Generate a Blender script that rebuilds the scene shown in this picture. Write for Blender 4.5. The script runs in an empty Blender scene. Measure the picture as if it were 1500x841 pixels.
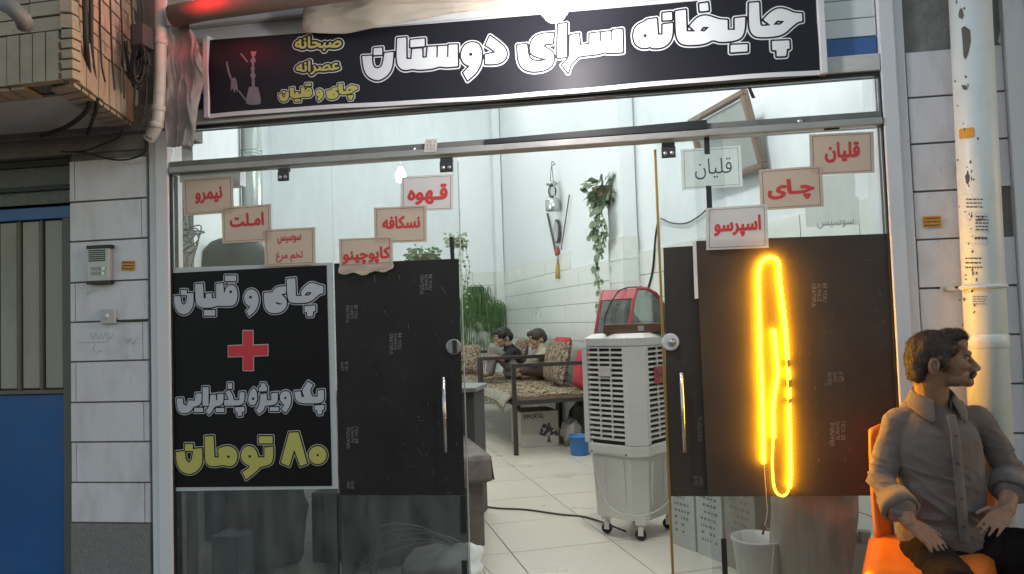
import bpy, bmesh, math, random, unicodedata
import numpy as np
from mathutils import Vector, Matrix, noise as mnoise
random.seed(7)
SC = bpy.context.scene
COL = SC.collection
R = math.radians

# ------------------------------------------------------------------ camera
F, IW, IH = 1083.0, 1500.0, 841.0
YAW, PITCH, ROLL = 0.1553358, 0.04502729, 0.0331138
CAM = Vector((0, -3.3, 1.3))
fw = Vector((-math.sin(YAW)*math.cos(PITCH), math.cos(YAW)*math.cos(PITCH), math.sin(PITCH)))
rt0 = Vector((math.cos(YAW), math.sin(YAW), 0)); up0 = rt0.cross(fw)
rt = rt0*math.cos(ROLL) - up0*math.sin(ROLL)
up = rt0*math.sin(ROLL) + up0*math.cos(ROLL)
cd = bpy.data.cameras.new('camera'); cam = bpy.data.objects.new('camera', cd); COL.objects.link(cam)
m = Matrix((rt, up, -fw)).transposed().to_4x4(); m.translation = CAM
cam.matrix_world = m
cd.sensor_width = 36; cd.lens = F/IW*36; cd.clip_end = 2000; cd.clip_start = 0.05
SC.camera = cam

# ------------------------------------------------------------------ light
SUN_EL, SUN_AZ = 5.0, 74.0
wd = bpy.data.worlds.new('World'); SC.world = wd; wd.use_nodes = True
nt = wd.node_tree; nt.nodes.clear()
sky = nt.nodes.new('ShaderNodeTexSky'); sky.sky_type = 'NISHITA'; sky.sun_disc = False
sky.sun_elevation = R(SUN_EL); sky.sun_rotation = R(SUN_AZ); sky.dust_density = 2.5
bg = nt.nodes.new('ShaderNodeBackground'); bg.inputs[1].default_value = 0.15
wo = nt.nodes.new('ShaderNodeOutputWorld')
nt.links.new(sky.outputs[0], bg.inputs[0]); nt.links.new(bg.outputs[0], wo.inputs[0])
sl = bpy.data.lights.new('sun', 'SUN'); sl.energy = 0.1; sl.angle = R(20); sl.color = (1, .9, .8)
so = bpy.data.objects.new('sun', sl); COL.objects.link(so)
sd = Vector((math.sin(R(SUN_AZ))*math.cos(R(SUN_EL)), math.cos(R(SUN_AZ))*math.cos(R(SUN_EL)), math.sin(R(SUN_EL))))
so.rotation_euler = sd.to_track_quat('Z', 'Y').to_euler()
SC.view_settings.view_transform = 'Standard'; SC.view_settings.look = 'None'
SC.view_settings.exposure = 1.75; SC.view_settings.gamma = 1
SC.view_settings.use_curve_mapping = False
SC.render.engine = 'CYCLES'
SC.cycles.use_denoising = True
SC.cycles.volume_bounces = 2; SC.cycles.max_bounces = 8; SC.cycles.transparent_max_bounces = 16
SC.cycles.sample_clamp_indirect = 4.0
SC.cycles.caustics_reflective = False; SC.cycles.caustics_refractive = False

# ------------------------------------------------------------------ geometry helpers
def ray(px, py):
    return rt*((px-IW/2)/F) - up*((py-IH/2)/F) + fw
def at(px, py, Y=0.0):                     # photograph pixel -> point on the plane y = Y
    d = ray(px, py); return CAM + d*((Y-CAM.y)/d.y)
def atz(px, py, z=0.0):
    d = ray(px, py); return CAM + d*((z-CAM.z)/d.z)
RA = R(23); UD = Vector((math.cos(RA), math.sin(RA), 0)); VD = Vector((-math.sin(RA), math.cos(RA), 0))
ZD = Vector((0, 0, 1))
def rm(u, v, z): return UD*u + VD*v + ZD*z   # room coordinates (the room is skewed to the street front)
def atu(px, py, u):
    d = ray(px, py); return CAM + d*((u-CAM.dot(UD))/d.dot(UD))
def atv(px, py, v):
    d = ray(px, py); return CAM + d*((v-CAM.dot(VD))/d.dot(VD))
def uvz(p): return p.dot(UD), p.dot(VD), p.z

class MB:
    def __init__(s): s.v = []; s.f = []
    def add(s, vs, fs):
        n = len(s.v); s.v += [tuple(p) for p in vs]; s.f += [tuple(i+n for i in f) for f in fs]; return s
    def box(s, x0, x1, y0, y1, z0, z1):
        return s.hexa([(x0,y0,z0),(x1,y0,z0),(x1,y1,z0),(x0,y1,z0),(x0,y0,z1),(x1,y0,z1),(x1,y1,z1),(x0,y1,z1)])
    def hexa(s, c):
        return s.add(c, [(0,3,2,1),(4,5,6,7),(0,1,5,4),(1,2,6,5),(2,3,7,6),(3,0,4,7)])
    def obox(s, o, a, b, c):               # corner + three edge vectors
        o, a, b, c = map(Vector, (o, a, b, c))
        if a.cross(b).dot(c) < 0: a, b = b, a
        return s.hexa([o, o+a, o+a+b, o+b, o+c, o+a+c, o+a+b+c, o+b+c])
    def rbox(s, u0, u1, v0, v1, z0, z1):   # box in room axes
        return s.hexa([rm(u0,v0,z0), rm(u1,v0,z0), rm(u1,v1,z0), rm(u0,v1,z0), rm(u0,v0,z1), rm(u1,v0,z1), rm(u1,v1,z1), rm(u0,v1,z1)])
    def prism(s, pts, d):                  # polygon (planar 3-D points) extruded by d
        pts = [Vector(p) for p in pts]; d = Vector(d); n = len(pts)
        nrm = Vector((0,0,0))
        for i in range(n): nrm += pts[i].cross(pts[(i+1) % n])
        if nrm.dot(d) > 0: pts = pts[::-1]
        vs = pts + [p+d for p in pts]
        return s.add(vs, [tuple(range(n)), tuple(range(2*n-1, n-1, -1))] + [(i, i+n, (i+1) % n+n, (i+1) % n) for i in range(n)])
    def tube(s, path, r, n=8, cap=True):
        path = [Vector(p) for p in path]; k = len(path)
        rs = r if isinstance(r, (list, tuple)) else [r]*k
        t0 = (path[1]-path[0]).normalized()
        nx = t0.orthogonal().normalized(); base = len(s.v)
        for i in range(k):
            t = (path[min(i+1, k-1)]-path[max(i-1, 0)])
            t = t.normalized() if t.length > 1e-9 else t0
            nx = (nx - t*nx.dot(t)); nx = nx.normalized() if nx.length > 1e-6 else t.orthogonal().normalized()
            ny = t.cross(nx)
            for j in range(n):
                a = 2*math.pi*j/n; s.v.append(tuple(path[i]+(nx*math.cos(a)+ny*math.sin(a))*rs[i]))
        for i in range(k-1):
            for j in range(n):
                a = base+i*n+j; b = base+i*n+(j+1) % n
                s.f.append((a, b, b+n, a+n))
        if cap:
            s.f.append(tuple(base+j for j in range(n-1, -1, -1))); s.f.append(tuple(base+(k-1)*n+j for j in range(n)))
        return s
    def lathe(s, o, prof, n=20, ax=ZD, cap=True):  # prof: (radius, height) along ax
        o = Vector(o); ax = Vector(ax).normalized(); nx = ax.orthogonal().normalized(); ny = ax.cross(nx); base = len(s.v)
        for r, h in prof:
            for j in range(n):
                a = 2*math.pi*j/n; s.v.append(tuple(o+ax*h+(nx*math.cos(a)+ny*math.sin(a))*r))
        for i in range(len(prof)-1):
            for j in range(n):
                a = base+i*n+j; b = base+i*n+(j+1) % n; s.f.append((a, b, b+n, a+n))
        if cap:
            s.f.append(tuple(base+j for j in range(n-1, -1, -1))); e = base+(len(prof)-1)*n; s.f.append(tuple(e+j for j in range(n)))
        return s
    def grid(s, fn, nu, nv):
        base = len(s.v)
        for j in range(nv+1):
            for i in range(nu+1): s.v.append(tuple(fn(i/nu, j/nv)))
        for j in range(nv):
            for i in range(nu):
                a = base+j*(nu+1)+i; s.f.append((a, a+1, a+nu+2, a+nu+1))
        return s
    def build(s, name, mat, parent=None, smooth=False, bevel=0, solid=0, sub=0, loc=None):
        me = bpy.data.meshes.new(name)
        if loc is None and parent is None:
            c = [sum(p[i] for p in s.v)/len(s.v) for i in range(2)]; loc = (c[0], c[1], min(p[2] for p in s.v))
        if loc is None: loc = WL[parent.name]
        l = Vector(loc)
        me.from_pydata([tuple(Vector(p)-l) for p in s.v], [], s.f); me.update()
        if smooth: me.polygons.foreach_set('use_smooth', [True]*len(me.polygons))
        o = place(name, me, mat, parent, l)
        if sub: md = o.modifiers.new('sub', 'SUBSURF'); md.levels = md.render_levels = sub
        if solid: md = o.modifiers.new('solid', 'SOLIDIFY'); md.thickness = solid; md.offset = 0
        if bevel: md = o.modifiers.new('bevel', 'BEVEL'); md.width = bevel; md.segments = 2; md.limit_method = 'ANGLE'; md.angle_limit = R(40)
        return o
WL = {}
def wloc(o): return WL[o.name]
def place(name, me, mat, parent, l):
    o = bpy.data.objects.new(name, me); COL.objects.link(o)
    if me is not None and mat is not None and not me.materials: me.materials.append(mat)
    l = Vector(l); WL[o.name] = l
    if parent is not None:
        o.parent = parent; o.location = l - WL[parent.name]
    else: o.location = l
    return o
def thing(name, label, cat, loc=(0, 0, 0), group=None):
    o = place(name, None, None, None, loc); o.empty_display_size = .1
    return tag(o, label, cat, group)
def tag(o, label, cat, group=None):
    o['label'] = label; o['category'] = cat
    if group: o['group'] = group
    return o
def struct(o): o['kind'] = 'structure'; return o
def catmull(pts, n=8):
    pts = [Vector(p) for p in pts]; out = []
    for i in range(len(pts)-1):
        p0 = pts[max(i-1, 0)]; p1 = pts[i]; p2 = pts[i+1]; p3 = pts[min(i+2, len(pts)-1)]
        for k in range(n):
            t = k/n
            out.append(.5*((2*p1)+(p2-p0)*t+(2*p0-5*p1+4*p2-p3)*t*t+(3*p1-p0-3*p2+p3)*t**3))
    return out+[pts[-1]]
def pxrect(a, b, c, d, Y):                 # pixel rectangle left,top,right,bottom -> x0,x1,z0,z1 on plane Y
    mx, my = (a+c)/2, (b+d)/2
    return at(a, my, Y).x, at(c, my, Y).x, at(mx, d, Y).z, at(mx, b, Y).z

# ------------------------------------------------------------------ materials
def nodes(name):
    m = bpy.data.materials.new(name); m.use_nodes = True; t = m.node_tree; t.nodes.clear()
    return m, t, t.nodes.new('ShaderNodeOutputMaterial')
def M(name, col, rough=.6, metal=0., var=.12, scale=6., bump=0., bscale=80., dirt=None, dscale=3., damt=.5, spec=.5, stretch=(1,1,1), trans=0., sheen=0.):
    m, t, out = nodes(name); N = t.nodes; L = t.links
    b = N.new('ShaderNodeBsdfPrincipled'); L.new(b.outputs[0], out.inputs[0])
    b.inputs['Roughness'].default_value = rough; b.inputs['Metallic'].default_value = metal
    b.inputs['Specular IOR Level'].default_value = spec
    g = N.new('ShaderNodeNewGeometry'); mp = N.new('ShaderNodeMapping'); mp.inputs['Scale'].default_value = stretch
    L.new(g.outputs['Position'], mp.inputs[0])
    n1 = N.new('ShaderNodeTexNoise'); n1.inputs['Scale'].default_value = scale; n1.inputs['Detail'].default_value = 6
    L.new(mp.outputs[0], n1.inputs['Vector'])
    mx = N.new('ShaderNodeMix'); mx.data_type = 'RGBA'
    mx.inputs[6].default_value = (*[c*(1-var) for c in col], 1); mx.inputs[7].default_value = (*[min(1, c*(1+var)) for c in col], 1)
    L.new(n1.outputs[0], mx.inputs[0]); cur = mx.outputs[2]
    if dirt:
        n2 = N.new('ShaderNodeTexNoise'); n2.inputs['Scale'].default_value = dscale; n2.inputs['Detail'].default_value = 9; n2.inputs['Roughness'].default_value = .68
        L.new(mp.outputs[0], n2.inputs['Vector'])
        cr = N.new('ShaderNodeValToRGB'); cr.color_ramp.elements[0].position = .62-.3*damt; cr.color_ramp.elements[1].position = .85-.2*damt
        L.new(n2.outputs[0], cr.inputs[0])
        mu = N.new('ShaderNodeMath'); mu.operation = 'MULTIPLY'; mu.inputs[1].default_value = min(1, damt*1.2); L.new(cr.outputs[0], mu.inputs[0])
        m2 = N.new('ShaderNodeMix'); m2.data_type = 'RGBA'; L.new(mu.outputs[0], m2.inputs[0]); L.new(cur, m2.inputs[6]); m2.inputs[7].default_value = (*dirt, 1); cur = m2.outputs[2]
    L.new(cur, b.inputs['Base Color'])
    rr = N.new('ShaderNodeMapRange'); rr.inputs[3].default_value = max(0, rough-.1); rr.inputs[4].default_value = min(1, rough+.1)
    L.new(n1.outputs[0], rr.inputs[0]); L.new(rr.outputs[0], b.inputs['Roughness'])
    if bump:
        n3 = N.new('ShaderNodeTexNoise'); n3.inputs['Scale'].default_value = bscale; n3.inputs['Detail'].default_value = 5
        L.new(mp.outputs[0], n3.inputs['Vector'])
        bp = N.new('ShaderNodeBump'); bp.inputs['Strength'].default_value = bump; bp.inputs['Distance'].default_value = .01
        L.new(n3.outputs[0], bp.inputs['Height']); L.new(bp.outputs[0], b.inputs['Normal'])
    if trans: b.inputs['Subsurface Weight'].default_value = trans; b.inputs['Subsurface Radius'].default_value = (.02, .01, .006)
    if sheen: b.inputs['Sheen Weight'].default_value = sheen
    return m
def EM(name, col, s):
    m, t, out = nodes(name); e = t.nodes.new('ShaderNodeEmission'); e.inputs[0].default_value = (*col, 1); e.inputs[1].default_value = s
    t.links.new(e.outputs[0], out.inputs[0]); return m
def GLASS(name, tint=(.93, .96, .95), refl=.8, dirt=.06, rough=.02, streak=(6, 6, 1.5)):
    m, t, out = nodes(name); N = t.nodes; L = t.links
    tr = N.new('ShaderNodeBsdfTransparent'); tr.inputs[0].default_value = (*tint, 1)
    gl = N.new('ShaderNodeBsdfGlossy'); gl.inputs['Roughness'].default_value = rough
    fr = N.new('ShaderNodeFresnel'); fr.inputs[0].default_value = 1.5
    mu = N.new('ShaderNodeMath'); mu.operation = 'MULTIPLY'; mu.inputs[1].default_value = refl; L.new(fr.outputs[0], mu.inputs[0])
    mx = N.new('ShaderNodeMixShader'); L.new(mu.outputs[0], mx.inputs[0]); L.new(tr.outputs[0], mx.inputs[1]); L.new(gl.outputs[0], mx.inputs[2])
    df = N.new('ShaderNodeBsdfDiffuse'); df.inputs[0].default_value = (.55, .55, .53, 1)
    g = N.new('ShaderNodeNewGeometry'); mp = N.new('ShaderNodeMapping'); mp.inputs['Scale'].default_value = streak; L.new(g.outputs['Position'], mp.inputs[0])
    n = N.new('ShaderNodeTexNoise'); n.inputs['Scale'].default_value = 2.2; n.inputs['Detail'].default_value = 9; n.inputs['Roughness'].default_value = .7; L.new(mp.outputs[0], n.inputs['Vector'])
    rg = N.new('ShaderNodeMapRange'); rg.inputs[1].default_value = .35; rg.inputs[2].default_value = .8; rg.inputs[3].default_value = dirt*.3; rg.inputs[4].default_value = dirt*2.2; L.new(n.outputs[0], rg.inputs[0])
    m2 = N.new('ShaderNodeMixShader'); L.new(rg.outputs[0], m2.inputs[0]); L.new(mx.outputs[0], m2.inputs[1]); L.new(df.outputs[0], m2.inputs[2])
    L.new(m2.outputs[0], out.inputs[0]); return m
def PATTERN(name, c1, c2, scale, rough=.95, thr=.5, dist=0., kind='noise', stretch=(1,1,1)):
    m, t, out = nodes(name); N = t.nodes; L = t.links
    b = N.new('ShaderNodeBsdfPrincipled'); b.inputs['Roughness'].default_value = rough; b.inputs['Specular IOR Level'].default_value = .2; L.new(b.outputs[0], out.inputs[0])
    g = N.new('ShaderNodeNewGeometry'); mp = N.new('ShaderNodeMapping'); mp.inputs['Scale'].default_value = stretch; L.new(g.outputs['Position'], mp.inputs[0])
    if kind == 'noise':
        n = N.new('ShaderNodeTexNoise'); n.inputs['Scale'].default_value = scale; n.inputs['Detail'].default_value = 3; n.inputs['Distortion'].default_value = dist; fac = n.outputs[0]
    else:
        n = N.new('ShaderNodeTexWave'); n.inputs['Scale'].default_value = scale; n.inputs['Distortion'].default_value = dist; n.inputs['Detail'].default_value = 3; n.inputs['Detail Scale'].default_value = 2; fac = n.outputs[1]
    L.new(mp.outputs[0], n.inputs['Vector'])
    cr = N.new('ShaderNodeValToRGB'); cr.color_ramp.elements[0].position = thr-.03; cr.color_ramp.elements[1].position = thr+.03
    cr.color_ramp.elements[0].color = (*c1, 1); cr.color_ramp.elements[1].color = (*c2, 1); L.new(fac, cr.inputs[0])
    n2 = N.new('ShaderNodeTexNoise'); n2.inputs['Scale'].default_value = 300; L.new(g.outputs['Position'], n2.inputs['Vector'])
    bp = N.new('ShaderNodeBump'); bp.inputs['Strength'].default_value = .4; bp.inputs['Distance'].default_value = .01; L.new(n2.outputs[0], bp.inputs['Height']); L.new(bp.outputs[0], b.inputs['Normal'])
    L.new(cr.outputs[0], b.inputs['Base Color']); return m

# ------------------------------------------------------------------ lettering (distance fields -> flat meshes)
def edge_dist(X, Y, A, B):
    d = np.full(X.shape, 1e9)
    for (ax, ay), (bx, by) in zip(A, B):
        ex, ey = bx-ax, by-ay; l = ex*ex+ey*ey
        if l < 1e-16: continue
        t = np.clip(((X-ax)*ex+(Y-ay)*ey)/l, 0, 1)
        d = np.minimum(d, (X-ax-t*ex)**2+(Y-ay-t*ey)**2)
    return np.sqrt(d)
def winding(X, Y, A, B):
    w = np.zeros(X.shape, int)
    for (ax, ay), (bx, by) in zip(A, B):
        if ay == by: continue
        xi = ax+(Y-ay)*(bx-ax)/(by-ay)
        if ay < by: w += ((Y >= ay) & (Y < by) & (xi > X))
        else: w -= ((Y >= by) & (Y < ay) & (xi > X))
    return w
def poly_sd(X, Y, p):
    A = p; B = p[1:]+p[:1]
    return np.where(winding(X, Y, A, B) != 0, -1, 1)*edge_dist(X, Y, A, B)
def round_poly(p, lim=62., it=2):          # soften gentle turns (bowls), keep the square corners of stems
    for _ in range(it):
        q = []; n = len(p); P_ = [np.array(a, float) for a in p]
        for i in range(n):
            a, b, c = P_[i-1], P_[i], P_[(i+1) % n]; u, v = b-a, c-b
            cs = np.dot(u, v)/(np.linalg.norm(u)*np.linalg.norm(v)+1e-12); ang = math.degrees(math.acos(max(-1, min(1, cs))))
            if ang < lim: q += [tuple(b-u*.25), tuple(b+v*.25)]
            else: q.append(tuple(b))
        p = q
    return p
def sdf_field(polys, cell, margin):
    allp = np.array([q for o, h in polys for q in o]); lo = allp.min(0)-margin; hi = allp.max(0)+margin
    nx, ny = (np.ceil((hi-lo)/cell).astype(int)+1)
    xs = lo[0]+np.arange(nx)*cell; ys = lo[1]+np.arange(ny)*cell
    Fd = np.full((ny, nx), 1e3)
    for o, holes in polys:
        a = np.array(o); i0 = max(0, int((a[:,0].min()-margin-lo[0])/cell)); i1 = min(nx, int((a[:,0].max()+margin-lo[0])/cell)+2)
        j0 = max(0, int((a[:,1].min()-margin-lo[1])/cell)); j1 = min(ny, int((a[:,1].max()+margin-lo[1])/cell)+2)
        X, Y = np.meshgrid(xs[i0:i1], ys[j0:j1])
        d = poly_sd(X, Y, o)
        for h in holes: d = np.maximum(d, -poly_sd(X, Y, h))
        Fd[j0:j1, i0:i1] = np.minimum(Fd[j0:j1, i0:i1], d)
    return Fd, xs, ys
def fill(Fd, xs, ys, level, run=10):
    V = Fd-level; ins = V < 0; vs = []; fs = []; ny, nx = V.shape
    full = ins[:-1,:-1] & ins[1:,:-1] & ins[:-1,1:] & ins[1:,1:]
    anyi = ins[:-1,:-1] | ins[1:,:-1] | ins[:-1,1:] | ins[1:,1:]
    def P(pts):
        n = len(vs); vs.extend(pts); fs.append(tuple(range(n, n+len(pts))))
    for j in range(ny-1):
        i = 0
        row = np.nonzero(anyi[j])[0]
        if not len(row): continue
        i = row[0]; e = row[-1]
        while i <= e:
            if full[j, i]:
                k = i
                while k <= e and full[j, k] and k-i < run: k += 1
                P([(xs[i], ys[j]), (xs[k], ys[j]), (xs[k], ys[j+1]), (xs[i], ys[j+1])]); i = k; continue
            if anyi[j, i]:
                c = [(xs[i], ys[j], V[j, i]), (xs[i+1], ys[j], V[j, i+1]), (xs[i+1], ys[j+1], V[j+1, i+1]), (xs[i], ys[j+1], V[j+1, i])]
                pts = []
                for q in range(4):
                    a, b = c[q], c[(q+1) % 4]
                    if a[2] < 0: pts.append((a[0], a[1]))
                    if (a[2] < 0) != (b[2] < 0):
                        t = a[2]/(a[2]-b[2]); pts.append((a[0]+(b[0]-a[0])*t, a[1]+(b[1]-a[1])*t))
                if len(pts) > 2: P(pts)
            i += 1
    return vs, fs
FORMS = {}
for cp in list(range(0xFB50, 0xFDFF))+list(range(0xFE70, 0xFEFF)):
    d = unicodedata.decomposition(chr(cp)).split()
    if len(d) == 2 and d[0] in ('<isolated>', '<initial>', '<medial>', '<final>'):
        FORMS.setdefault(chr(int(d[1], 16)), {})[d[0][1:-1]] = chr(cp)
def shape_fa(t):
    out = []
    for i, c in enumerate(t):
        f = FORMS.get(c)
        if not f: out.append(c); continue
        pv = t[i-1] if i else ' '; nx = t[i+1] if i+1 < len(t) else ' '
        pj = 'initial' in FORMS.get(pv, {}) or pv == '\u0640'
        nj = ('final' in FORMS.get(nx, {}) or nx == '\u0640') and 'initial' in f
        out.append(f.get('medial' if pj and nj else 'final' if pj else 'initial' if nj else 'isolated', c))
    return ''.join(reversed(out))
def font_field(text, bold=.02, cell=.02, margin=.15):
    c = bpy.data.curves.new('t', 'FONT'); c.body = text; c.fill_mode = 'NONE'; c.resolution_u = 3
    o = bpy.data.objects.new('t', c); COL.objects.link(o)
    dg = bpy.context.evaluated_depsgraph_get(); me = bpy.data.meshes.new_from_object(o.evaluated_get(dg))
    vv = [(v.co.x, v.co.y) for v in me.vertices]; A = [vv[e.vertices[0]] for e in me.edges]; B = [vv[e.vertices[1]] for e in me.edges]
    bpy.data.objects.remove(o); bpy.data.curves.remove(c); bpy.data.meshes.remove(me)
    a = np.array(vv); lo = a.min(0)-margin; hi = a.max(0)+margin
    xs = np.arange(lo[0], hi[0], cell); ys = np.arange(lo[1], hi[1], cell); X, Y = np.meshgrid(xs, ys)
    d = np.where(winding(X, Y, A, B) != 0, -1, 1)*edge_dist(X, Y, A, B)-bold
    return d, xs, ys, (a.min(0)-bold, a.max(0)+bold)
def layer(vs, fs, fn):
    b = MB(); b.v = [tuple(fn(x, y)) for x, y in vs]; b.f = list(fs); return b
def quad_fn(c, off=0.):                    # corners TL,TR,BR,BL (3-D); (s,t) with t downwards
    tl, tr, br, bl = c; n = (tr-tl).cross(bl-tl).normalized()
    if n.dot(CAM-tl) < 0: n = -n
    return lambda s, t: tl*(1-s)*(1-t)+tr*s*(1-t)+br*s*t+bl*(1-s)*t+n*off
def font_on(text, fn, box, mat, parent, name='lettering', bold=.03, cell=.025, level=0.):
    Fd, xs, ys, (lo, hi) = font_field(text, bold, cell)
    vs, fs = fill(Fd, xs, ys, level, 60)
    s0, t0, s1, t1 = box
    b = layer(vs, fs, lambda x, y: fn(s0+(x-lo[0])/(hi[0]-lo[0])*(s1-s0), t1-(y-lo[1])/(hi[1]-lo[1])*(t1-t0)))
    return b.build(name, mat, parent)
def circ(x, y, r, n=14): return [(x+r*math.cos(2*math.pi*i/n), y+r*math.sin(2*math.pi*i/n)) for i in range(n)]
def box4(x0, y0, x1, y1): return [(x0, y0), (x1, y0), (x1, y1), (x0, y1)]
# traced letter outlines; each group: (origin x, origin y, scale, [(outline, [holes]) ...])
SIGN_R = (840, 0, 4.1667, [
 ([(1160,120),(1195,80),(1235,55),(1265,50),(1310,60),(1345,78),(1395,80),(1397,128),(1370,132),(1330,165),(1290,205),(1240,225),(1130,232),(1090,215),(1072,170),(1072,20),(1132,15),(1138,150),(1148,162),(1205,155)], [[(1218,152),(1243,125),(1290,128),(1262,152)]]),
 ([(1210,255),(1315,250),(1317,300),(1300,303),(1295,345),(1240,348),(1237,310),(1212,310)], []),
 ([(985,112),(1048,105),(1045,185),(1025,235),(975,255),(890,262),(850,245),(810,270),(740,280),(665,278),(635,250),(625,200),(622,70),(685,60),(690,195),(745,195),(710,160),(750,110),(800,92),(850,105),(890,120),(940,122),(940,185),(985,185)], [[(772,192),(790,165),(830,165),(800,195)]]),
 ([(768,25),(820,18),(825,65),(772,70)], []), ([(958,280),(1060,275),(1060,318),(958,325)], []),
 ([(545,150),(605,142),(605,210),(590,260),(550,295),(480,300),(468,288),(440,300),(395,290),(370,260),(365,200),(385,155),(440,130),(445,120),(508,112),(515,215),(545,215)], [circ(437,220,11)]),
 ([(545,80),(600,75),(602,120),(545,125)], []),
 ([(100,205),(240,190),(240,183),(298,178),(302,322),(215,328),(190,320),(150,335),(30,345),(15,365),(-20,400),(-32,445),(-67,400),(-32,365),(-22,340),(-22,215),(33,205),(38,278),(100,272)], [box4(160,195,169,255), box4(230,185,239,250)])])
SIGN_L = (500, 0, 4.1667, [
 ([(1322,145),(1375,140),(1375,350),(1320,355)], []),
 ([(1075,275),(1132,270),(1140,340),(1160,372),(1220,380),(1260,365),(1160,340),(1150,290),(1165,235),(1210,205),(1295,200),(1290,265),(1240,270),(1235,285),(1290,320),(1300,350),(1290,400),(1240,432),(1160,440),(1105,420),(1080,370)], []),
 ([(905,215),(965,260),(1005,300),(1010,345),(985,380),(940,393),(880,392),(878,335),(945,320),(900,285),(880,275)], []),
 ([(730,330),(740,290),(765,262),(800,255),(835,265),(855,300),(858,350),(850,400),(820,450),(770,490),(745,445),(785,405),(750,390),(733,360)], [circ(790,332,11)]),
 ([(338,230),(392,225),(398,362),(430,362),(432,300),(492,295),(495,355),(522,352),(526,285),(652,278),(652,272),(708,270),(712,405),(640,412),(600,405),(560,420),(470,428),(440,420),(385,432),(352,412),(338,370)], [box4(580,270,589,352), box4(645,262,654,350)]),
 ([(420,240),(505,232),(507,280),(420,287)], []),
 ([(130,345),(188,342),(190,390),(205,420),(235,420),(255,400),(265,325),(318,318),(315,400),(295,450),(250,485),(210,492),(165,470),(140,430)], []),
 ([(198,295),(248,290),(250,335),(198,338)], [])])
TEA_HOOKAH = (240, 380, 3.823, [
 ([(690,110),(738,105),(742,205),(775,205),(768,180),(800,145),(830,128),(870,145),(895,150),(895,190),(870,195),(830,235),(790,245),(715,245),(695,225)], [[(788,203),(805,183),(832,185),(815,203)]]),
 ([(790,262),(850,258),(850,290),(838,292),(836,318),(805,320),(803,295),(790,295)], []),
 ([(562,188),(610,185),(618,235),(640,255),(670,250),(610,235),(605,190),(630,155),(688,150),(686,190),(660,195),(690,225),(692,260),(670,290),(630,303),(590,298),(565,265)], []),
 ([(450,215),(462,180),(490,165),(520,178),(535,215),(530,260),(510,295),(480,318),(465,290),(488,265),(460,250)], [circ(488,212,8)]),
 ([(178,140),(222,135),(226,218),(238,218),(238,192),(270,190),(272,218),(296,215),(296,138),(335,133),(340,195),(350,160),(375,140),(405,150),(416,190),(412,235),(395,258),(350,262),(310,258),(260,272),(210,270),(185,250),(180,220)], [circ(377,182,8)]),
 (box4(345,91,408,122), []), (box4(228,284,290,315), []),
 ([(60,208),(95,205),(100,245),(115,255),(130,245),(135,190),(168,188),(170,250),(150,295),(115,312),(80,295),(62,255)], []), (box4(98,171,132,201), [])])
PACK = (240, 540, 4.427, [
 ([(850,150),(890,147),(895,182),(915,185),(900,150),(905,130),(938,84),(970,106),(948,140),(965,180),(1000,182),(1000,142),(1040,138),(1042,205),(1015,225),(890,225),(858,205)], []),
 ([(980,238),(1042,235),(1042,265),(1028,268),(1025,295),(1000,297),(997,270),(980,268)], []),
 ([(755,170),(775,148),(805,145),(825,165),(828,215),(815,255),(790,285),(765,260),(785,235),(757,210)], [circ(790,190,8)]),
 ([(700,160),(742,155),(742,215),(720,235),(660,240),(650,270),(620,292),(600,265),(622,245),(630,165),(668,160),(672,205),(700,205)], []),
 (box4(690,249,748,274), []), ([(632,95),(660,95),(662,115),(672,118),(672,145),(620,148),(620,120),(632,118)], []),
 ([(550,185),(565,145),(585,125),(605,145),(610,200),(595,235),(565,238),(550,215)], [circ(582,195,9)]),
 ([(402,150),(430,140),(448,170),(458,205),(492,205),(494,155),(526,152),(526,215),(505,238),(395,240),(395,205),(425,200)], []),
 (box4(418,94,446,131), []), ([(465,250),(525,248),(525,278),(510,280),(508,305),(482,307),(480,280),(465,278)], []),
 ([(350,165),(390,162),(390,220),(370,240),(330,245),(318,275),(295,298),(275,270),(298,250),(305,170),(340,168),(342,205),(350,205)], []),
 (box4(340,255,395,281), []), (box4(255,120,293,241), []),
 ([(86,195),(125,192),(130,232),(150,240),(165,205),(205,208),(210,162),(248,160),(248,220),(225,242),(195,245),(180,275),(150,290),(115,288),(92,265)], []),
 (box4(200,254,258,281), [])])
PRICE = (240, 540, 4.427, [
 (circ(1000,560,58,24), [circ(1000,560,8)]), ([(815,415),(875,412),(932,615),(888,632),(848,525),(815,632),(762,610)], []),
 ([(655,510),(712,505),(712,590),(690,625),(625,635),(610,660),(535,718),(512,670),(550,650),(560,630),(520,610),(500,570),(510,525),(540,500),(580,505),(605,535),(615,575),(655,575)], [circ(560,568,9)]),
 (box4(618,438,708,484), []),
 ([(268,440),(325,436),(332,575),(360,575),(355,520),(390,503),(440,503),(475,530),(482,575),(465,620),(430,635),(385,622),(330,635),(285,625),(270,590)], [circ(422,570,9)]),
 ([(82,540),(140,535),(145,590),(165,608),(185,595),(195,520),(250,515),(255,600),(235,650),(190,680),(150,682),(110,660),(85,610)], []), (box4(140,488,192,533), [])])
CROSS = (240, 380, 3.823, [([(445,400),(500,400),(500,482),(583,478),(583,537),(502,540),(502,622),(446,622),(446,542),(363,545),(363,485),(445,482)], [])])
def traced(groups, Y, shift=None):         # pixel outlines -> (x, z) outlines on the plane y = Y
    out = []
    for ox, oy, sc, polys in groups:
        for o, hs in polys:
            cv = lambda p: (lambda q: (q.x, q.z))(at(ox+p[0]/sc, oy+p[1]/sc, Y))
            out.append((round_poly([cv(p) for p in o]) if len(o) > 5 else [cv(p) for p in o], [[cv(p) for p in h] for h in hs]))
    return out
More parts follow.
